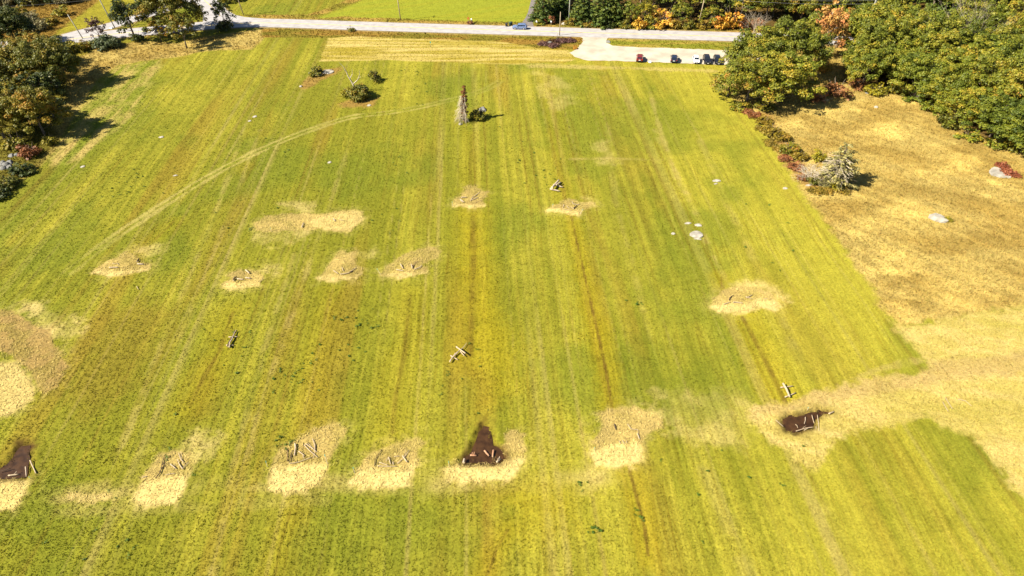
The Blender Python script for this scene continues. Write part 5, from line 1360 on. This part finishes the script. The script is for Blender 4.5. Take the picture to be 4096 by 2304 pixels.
for px, py, lab, h_, ln in [(1524, 1099, 'stake at the left rim of the forked-branch straw patch', 1.0, (-.7, .5)), (1085.4, 926, 'stake at the left front of the long straw strip', .8, (0, .1)), (1811, 824, 'stake at the left rim of the yellow strip patch', 1.0, (-.1, .1)),
      (2208, 834, 'left stake of the patch below the log pile', 1.0, (.2, .2)), (2320, 856, 'right stake of the patch below the log pile', .9, (.6, .4)), (1069.8, 1868, 'stake at the left rim of the large bright patch', .9, (-.1, .3)), (1310.6, 1858, 'stake at the right rim of the large bright patch', 1.2, (-.3, .6)),
      (1420, 1893, 'stake at the left rim of the crossed-branch patch', .9, (-.2, .3)), (1796.5, 1869, 'stake at the left rim of the wet hollow straw', .9, (-.05, .3)), (3229.5, 1641.5, 'stake behind the right wet hollow', .6, (0, .1)), (122, 1917, 'teal topped stake beside the purple wet hollow', .5, (0, .05)), (2376, 1802, 'stake at the left rim of the rusty heap patch', .6, (.1, .1))]:
    stake(px, py, lab, h_, ln)

# ------------------------------------------------------------------ poles, cables, signs
def pole(px, py, H, r, m, label, lean=(0, 0), arm=False, lamp=False, box=False, name='utility_pole'):
    gx, gy = G(px, py); o = empty(name, (gx, gy, 0)); prop(o, label, 'pole')
    tx, ty = lean[0] * H, lean[1] * H
    mb = MB(); mb.tube([(0, 0, -.2), (tx * .5, ty * .5, H * .5), (tx, ty, H)], [r, r * .88, r * .7], 8); mb.build('shaft', M[m], o, True)
    if arm:
        c = MB(); c.box(tx - .06, tx + .06, ty - 1.1, ty + 1.1, H - .75, H - .62); a = c.build('crossarm', M['pole'], o)
        for q in (-1, -.35, .35, 1):
            i = MB(); i.tube([(tx, ty + q, H - .62), (tx, ty + q, H - .45)], [.05, .035], 6); i.build('insulator', M['white'], a)
    if lamp:
        c = MB(); c.tube([(tx * .75, ty * .75, H * .75), (tx * .75 - .9, ty * .75 - .1, H * .78), (tx * .75 - 1.9, ty * .75 - .2, H * .79)], [.05, .045, .04], 6); a = c.build('lamp_arm', M['steel'], o)
        i = MB(); i.add([(tx * .75 - 1.8, ty * .75 - .35, H * .79), (tx * .75 - 2.6, ty * .75 - .32, H * .785), (tx * .75 - 2.6, ty * .75 - .08, H * .785), (tx * .75 - 1.8, ty * .75 - .05, H * .79), (tx * .75 - 1.8, ty * .75 - .3, H * .79 + .16), (tx * .75 - 2.5, ty * .75 - .28, H * .785 + .1), (tx * .75 - 2.5, ty * .75 - .12, H * .785 + .1), (tx * .75 - 1.8, ty * .75 - .1, H * .79 + .16)], [(3, 2, 1, 0), (4, 5, 6, 7), (0, 1, 5, 4), (1, 2, 6, 5), (2, 3, 7, 6), (3, 0, 4, 7)]); i.build('lamp_head', M['white'], a)
    if box:
        c = MB(); c.tube([(tx * .8 + .35, ty * .8, H * .72), (tx * .8 + .35, ty * .8, H * .82)], [.24, .24], 8); c.build('transformer', M['steel'], o)
    return (gx + tx, gy + ty, H)
pole(333, 156, 7.4, .15, 'pole_grey', 'short leaning grey pole beside the left road', (-.28, .05), name='short_pole')
p2 = pole(461, 113, 12.5, .17, 'pole_grey', 'leaning utility pole with street light between the two roads', (-.20, .02), True, True)
p3 = pole(975, 62, 11, .17, 'pole', 'utility pole with small box beyond the road junction', (-.12, .02), True, box=True)
p4 = pole(1603, 82, 11.5, .17, 'pole', 'yellowish utility pole in front of the bright lawn', (-.05, 0), True)
p5 = pole(2238, 142, 7.3, .15, 'pole', 'tan utility pole on the near roadside left of the parking entrance', (0, 0), name='short_pole')
p6 = pole(2275, 91, 12, .18, 'pole_grey', 'grey utility pole at the left end of the pines', (0, 0), True)
p7 = pole(2792, 107, 12.5, .18, 'pole', 'yellowish utility pole between autumn bushes beyond the road', (.06, 0), True, box=True)
p8 = pole(3460, 128, 12, .18, 'pole_grey', 'utility pole with transformer showing above the right wood', (.02, 0), True, box=True)
pole(2228, 161, 2.3, .09, 'pole', 'short tan post in front of the near roadside pole', name='roadside_post')
pole(2897, 70, 5.5, .06, 'pole_grey', 'thin grey post among the autumn bushes beyond the road', name='roadside_post')
def cable(a, b, sag, label, m='cable', r=.022, group=None):
    pts = []
    for i in range(15):
        t = i / 14; p = Vector(a).lerp(Vector(b), t); p.z -= sag * 4 * t * (1 - t); pts.append(p)
    o = empty('overhead_cable', (pts[0].x, pts[0].y, 0)); prop(o, label, 'cable', group)
    mb = MB(); mb.tube([p - Vector((pts[0].x, pts[0].y, 0)) for p in pts], r, 4); mb.build('wire', M[m], o)
    return o
off = lambda p, dy, dz: (p[0], p[1] + dy, p[2] + dz)
for dy, dz, w in ((-1, -.45, 'front upper'), (1, -.45, 'rear upper'), (0, -2.2, 'lower'), (0, -3.2, 'lowest')):
    cable(off(p6, dy, dz), off(p7, dy, dz), .9, '%s cable between the grey pole and the yellowish pole at the pines' % w, 'cable_bright', .02)
    cable(off(p7, dy, dz), off(p8, dy, dz), .9, '%s cable between the yellowish pole and the transformer pole' % w, 'cable_bright', .02)
    cable(off(p4, dy, dz), off(p6, dy, dz), .9, '%s cable from the lawn pole to the grey pole' % w, 'cable_bright', .014)
far_l = (*G(-330, 170), 10)
cable(off(p2, 0, -3.5), far_l, .8, 'thick dark cable running left from the street light pole', 'cable', .045)
cable(off(p2, 0, -3.4), off(p3, 0, -3), .8, 'dark cable between street light pole and the pole by the junction', 'cable', .03)
cable(off(p3, 0, -2), off(p4, 0, -2), .8, 'dark cable between the junction pole and the lawn pole', 'cable', .014)
def sign_post(px, py, label, H, plate, m, name='roadside_marker', pm='steel'):
    gx, gy = G(px, py); o = empty(name, (gx, gy, 0)); prop(o, label, 'sign')
    mb = MB(); mb.tube([(0, 0, -.1), (0, 0, H)], .04, 6); mb.build('post', M[pm], o)
    mb = MB()
    if plate == 'diamond':
        mb.add([(0, -.05, H - .55), (.5, -.05, H), (0, -.05, H + .6), (-.5, -.05, H), (0, -.02, H - .55), (.5, -.02, H), (0, -.02, H + .6), (-.5, -.02, H)], [(0, 1, 2, 3), (7, 6, 5, 4), (0, 4, 5, 1), (1, 5, 6, 2), (2, 6, 7, 3), (3, 7, 4, 0)])
    else:
        mb.box(-plate[0] / 2, plate[0] / 2, -.05, -.02, H - plate[1], H)
    mb.build('plate', M[m], o)
sign_post(1874, 97, 'rusty orange diamond sign at the far edge of the road', 1.9, 'diamond', 'orange', 'diamond_sign')
sign_post(1403, 121, 'small dark marker post at the near edge of the road', 1.6, (.22, .35), 'greenbin')
sign_post(1723, 192, 'teal topped marker post in the mown hay strip', 2.0, (.3, .5), 'teal')
def mailbox(px, py, label):
    gx, gy = G(px, py); o = empty('mailbox', (gx, gy, 0)); prop(o, label, 'mailbox')
    mb = MB(); mb.box(-.05, .05, -.05, .05, 0, 1.05); mb.build('post', M['pole'], o)
    mb = MB(); n = 7
    pr = [(-.16, 1.05), (.16, 1.05)] + [(.16 * math.cos(a), 1.25 + .16 * math.sin(a)) for a in np.linspace(0, math.pi, n)]
    mb.add([(x * 1.4, -.35, z) for x, z in pr] + [(x * 1.4, .35, z) for x, z in pr], [tuple(range(len(pr))), tuple(range(2 * len(pr) - 1, len(pr) - 1, -1))] + [(i, i + len(pr), (i + 1) % len(pr) + len(pr), (i + 1) % len(pr)) for i in range(len(pr))])
    mb.build('box', M['white'], o)
    f = MB(); f.box(.23, .25, -.1, .0, 1.25, 1.5); f.build('flag', M['lamp_red'], o)
mailbox(1886, 92, 'white mailbox beside the rusty diamond sign')
mailbox(2204, 101, 'white mailbox beneath the pines right of the driveway')
mailbox(2146, 101, 'small white mailbox at the corner of the driveway')
def bin_(px, py, label, m):
    gx, gy = G(px, py); o = empty('wheelie_bin', (gx, gy, 0), rnd.uniform(-.3, .3)); prop(o, label, 'trash bin')
    mb = MB(); mb.add([(-.25, -.28, .08), (.25, -.28, .08), (.25, .28, .08), (-.25, .28, .08), (-.33, -.36, 1.0), (.33, -.36, 1.0), (.33, .36, 1.0), (-.33, .36, 1.0)], [(3, 2, 1, 0), (4, 5, 6, 7), (0, 1, 5, 4), (1, 2, 6, 5), (2, 3, 7, 6), (3, 0, 4, 7)]); mb.build('body', M[m], o)
    l = MB(); l.box(-.36, .36, -.4, .38, 1.0, 1.12, .85); l.build('lid', M[m], o)
    for s in (-.3, .3):
        w = MB(); w.tube([(s - .04, .3, .12), (s + .04, .3, .12)], .12, 8); w.build('wheel', M['tyre'], o)
bin_(2026, 106, 'black wheeled bin at the far roadside left of the blue car', 'black')
bin_(2040, 102, 'green wheeled bin right of the black one at the roadside', 'greenbin')
bin_(2046, 101, 'second black wheeled bin nearest the driveway', 'black')

# ------------------------------------------------------------------ cars
SUV = [(-.500, .42, .86, .88, .90, .80), (-.490, .34, 1.00, 1.03, .95, .84), (-.478, .30, 1.06, 1.10, .97, .83), (-.440, .28, 1.07, 1.58, .98, .66), (-.36, .27, 1.06, 1.66, 1.0, .66), (-.10, .26, 1.03, 1.69, 1.0, .67), (.08, .26, 1.01, 1.62, 1.0, .66), (.235, .26, .98, 1.06, 1.0, .82), (.40, .28, .92, .97, .98, .78), (.478, .30, .80, .85, .92, .74), (.500, .40, .64, .68, .84, .70)]
HATCH = [(-.500, .40, .80, .82, .88, .78), (-.488, .32, .94, .97, .94, .80), (-.470, .28, .98, 1.04, .96, .78), (-.400, .24, .99, 1.36, .98, .62), (-.30, .23, .97, 1.47, 1.0, .63), (-.06, .22, .94, 1.50, 1.0, .64), (.08, .22, .92, 1.44, 1.0, .62), (.27, .22, .88, .95, 1.0, .80), (.42, .25, .80, .84, .97, .74), (.482, .28, .68, .72, .90, .70), (.500, .36, .56, .60, .82, .66)]
def car(label, px, py, head, pm, kind=SUV, L=4.55, W=1.84, hs=1.0, spare=False, rails=True, name='parked_car', glassy=True):
    gx, gy = G(px, py); o = empty(name, (gx, gy, .056 + .0), head); prop(o, label, 'car')
    st = [(a * L, b * hs, c * hs, d * hs, w * W / 2, t * W / 2 * 1.12) for a, b, c, d, w, t in kind]
    xs = [s[0] for s in st]
    def at(x): return [float(np.interp(x, xs, [s[k] for s in st])) for k in range(1, 6)]
    mb = MB(); V = []; F = []
    for a, zb, zl, zr, w, t in st:
        ring = [(w * .88, zb), (w, zb + .18), (w * 1.0, zl * .78), (w * .965, zl), (t, zr - .05 if zr - zl > .2 else zr - .01), (t * .86, zr)]
        V += [(a, y, z) for y, z in ring] + [(a, -y, z) for y, z in ring[::-1]]
    n = 12
    for i in range(len(st) - 1):
        for k in range(n): F.append((i * n + k, (i + 1) * n + k, (i + 1) * n + (k + 1) % n, i * n + (k + 1) % n))
    F.append(tuple(range(n))); F.append(tuple((len(st) - 1) * n + k for k in range(n - 1, -1, -1)))
    mb.add(V, F); body = mb.build('body', M[pm], o, False)
    for p in body.data.polygons: p.use_smooth = False
    # side windows, two per side with a pillar between, plus quarter light
    for s in (1, -1):
        for x0, x1 in ((-.40, -.28), (-.265, -.055), (-.04, .135)):
            g = MB(); Vg = []
            for x in np.linspace(x0 * L, x1 * L, 4):
                zb, zl, zr, w, t = at(x)
                a = .12; b = .80 if zr - zl > .3 else .6
                for q in (a, b): Vg.append((x, s * ((w * .965) * (1 - q) + t * q + .018), zl * (1 - q) + (zr - .05) * q))
            g.add(Vg, [((2 * i, 2 * i + 2, 2 * i + 3, 2 * i + 1) if s > 0 else (2 * i + 1, 2 * i + 3, 2 * i + 2, 2 * i)) for i in range(3)])
            g.build('side_window', M['glass'], o)
    def pane(xa, xb, ka, kb, nm, dx):
        za, zb_ = at(xa * L), at(xb * L)
        g = MB(); g.add([(xa * L + dx, za[4] * ka, za[2] + .02), (xa * L + dx, -za[4] * ka, za[2] + .02), (xb * L + dx, -zb_[4] * kb, zb_[2] + .02), (xb * L + dx, zb_[4] * kb, zb_[2] + .02)], [(0, 1, 2, 3)])
        g.build(nm, M['glass'], o)
    pane(.10, .225 if kind is SUV else .258, .86, .86, 'windscreen', .012)
    r0, r1 = (st[2], st[3])
    g = MB()
    ga, gb = .12, .86
    f = lambda q: (r0[0] * (1 - q) + r1[0] * q - .02, r0[3] * (1 - q) + r1[3] * q + .0, (r0[5] * (1 - q) + r1[5] * q) * .84)
    (xa, za, ya), (xb, zb_, yb) = f(ga), f(gb)
    g.add([(xa, ya, za), (xa, -ya, za), (xb, -yb, zb_), (xb, yb, zb_)], [(0, 3, 2, 1)]); g.build('rear_window', M['glass'], o)
    for sx in (-.305, .30):
        for s in (1, -1):
            w = MB(); cx, cy, r = sx * L, s * (W / 2 - .09), .355 * (1 if kind is SUV else .92)
            w.tube([(cx, cy - .12, r - .04), (cx, cy + .12, r - .04)], r, 14); wo = w.build('wheel', M['tyre'], o)
            rm = MB(); rm.tube([(cx, cy + s * .115, r - .04), (cx, cy + s * .132, r - .04)], [r * .66, r * .6], 10); rm.build('rim', M['rim'], wo)
    for s in (1, -1):
        zb, zl, zr, w, t = at(.47 * L)
        h = MB(); h.box(.452 * L, .487 * L, s * W * .30 - .16, s * W * .30 + .16, zl * .80, zl * 1.0); h.build('headlight', M['lamp_white'], o)
        tl = MB(); tl.box(-.506 * L, -.474 * L, s * W * .39 - .10, s * W * .39 + .10, .86 * hs, 1.05 * hs); tl.build('taillight', M['lamp_red'], o)
        mi = MB(); mi.box(.135 * L, .165 * L, s * (W / 2) - .02 if s > 0 else -W / 2 - .20, s * (W / 2) + .20 if s > 0 else -W / 2 + .02, 1.0 * hs, 1.15 * hs); mi.build('mirror', M[pm], o)
        if rails:
            rr = MB(); z = at(-.1 * L); rr.tube([(-.38 * L, s * z[4] * .86, z[2] - .02), (-.3 * L, s * z[4] * .86, z[2] + .06), (0, s * z[4] * .86, z[2] + .06), (.06 * L, s * z[4] * .86, z[2] - .04)], .025, 5); rr.build('roof_rail', M['black'], o)
    b = MB(); b.box(.488 * L, .512 * L, -W * .38, W * .38, .34 * hs, .50 * hs); b.build('front_bumper', M['black'], o)
    b = MB(); b.box(.482 * L, .506 * L, -W * .22, W * .22, .55 * hs, .66 * hs); b.build('grille', M['black'], o)
    b = MB(); b.box(-.514 * L, -.492 * L, -W * .42, W * .42, .36 * hs, .54 * hs); b.build('rear_bumper', M['black'], o)
    b = MB(); b.box(-.512 * L, -.500 * L, -.26, .26, .66 * hs, .80 * hs); b.build('number_plate', M['white'], o)
    b = MB(); b.box(.5125 * L, .5165 * L, -.24, .24, .42 * hs, .54 * hs); b.build('number_plate', M['white'], o)
    if spare:
        w = MB(); w.tube([(-.515 * L, 0, .95), (-.56 * L, 0, .95)], .36, 14); w.build('spare_wheel', M[pm], o)
    return o
M['p_blue'] = paint('light_blue_paint', (.16, .22, .38)); M['p_red'] = paint('dark_red_paint', (.20, .018, .012)); M['p_navy'] = paint('navy_paint', (.016, .022, .05)); M['p_white'] = paint('white_paint', (.80, .80, .80), 0); M['p_black'] = paint('black_paint', (.012, .012, .017))
M['p_grey'] = paint('dark_grey_paint', (.05, .06, .09))
rdx, rdy = np.array(G(2043, 122)) - np.array(G(2480, 135))
RH = math.atan2(rdy, rdx)
car('light blue SUV with spare wheel driving left along the road', 2078, 116, RH, 'p_blue', spare=True, name='moving_car')
car('dark red SUV parked alone with its rear to the meadow', 2558, 240, math.radians(80), 'p_red', W=1.9)
car('navy SUV parked rear first between the red and the white car', 2695, 243, math.radians(78), 'p_navy', W=1.9)
car('white hatchback parked facing the meadow', 2783, 247, math.radians(-97), 'p_white', HATCH, 4.3, 1.8, rails=False)
car('black SUV parked facing the meadow beside the white car', 2826, 248, math.radians(-94), 'p_black', L=4.75, W=1.9)
car('black car half hidden behind the oak, last in the row', 2868, 250, math.radians(-94), 'p_black', L=4.7, W=1.9)
car('dark grey car on the road beneath the big maple', 640, 126, RH + .12, 'p_grey', HATCH, 4.4, 1.8, rails=False, name='moving_car')
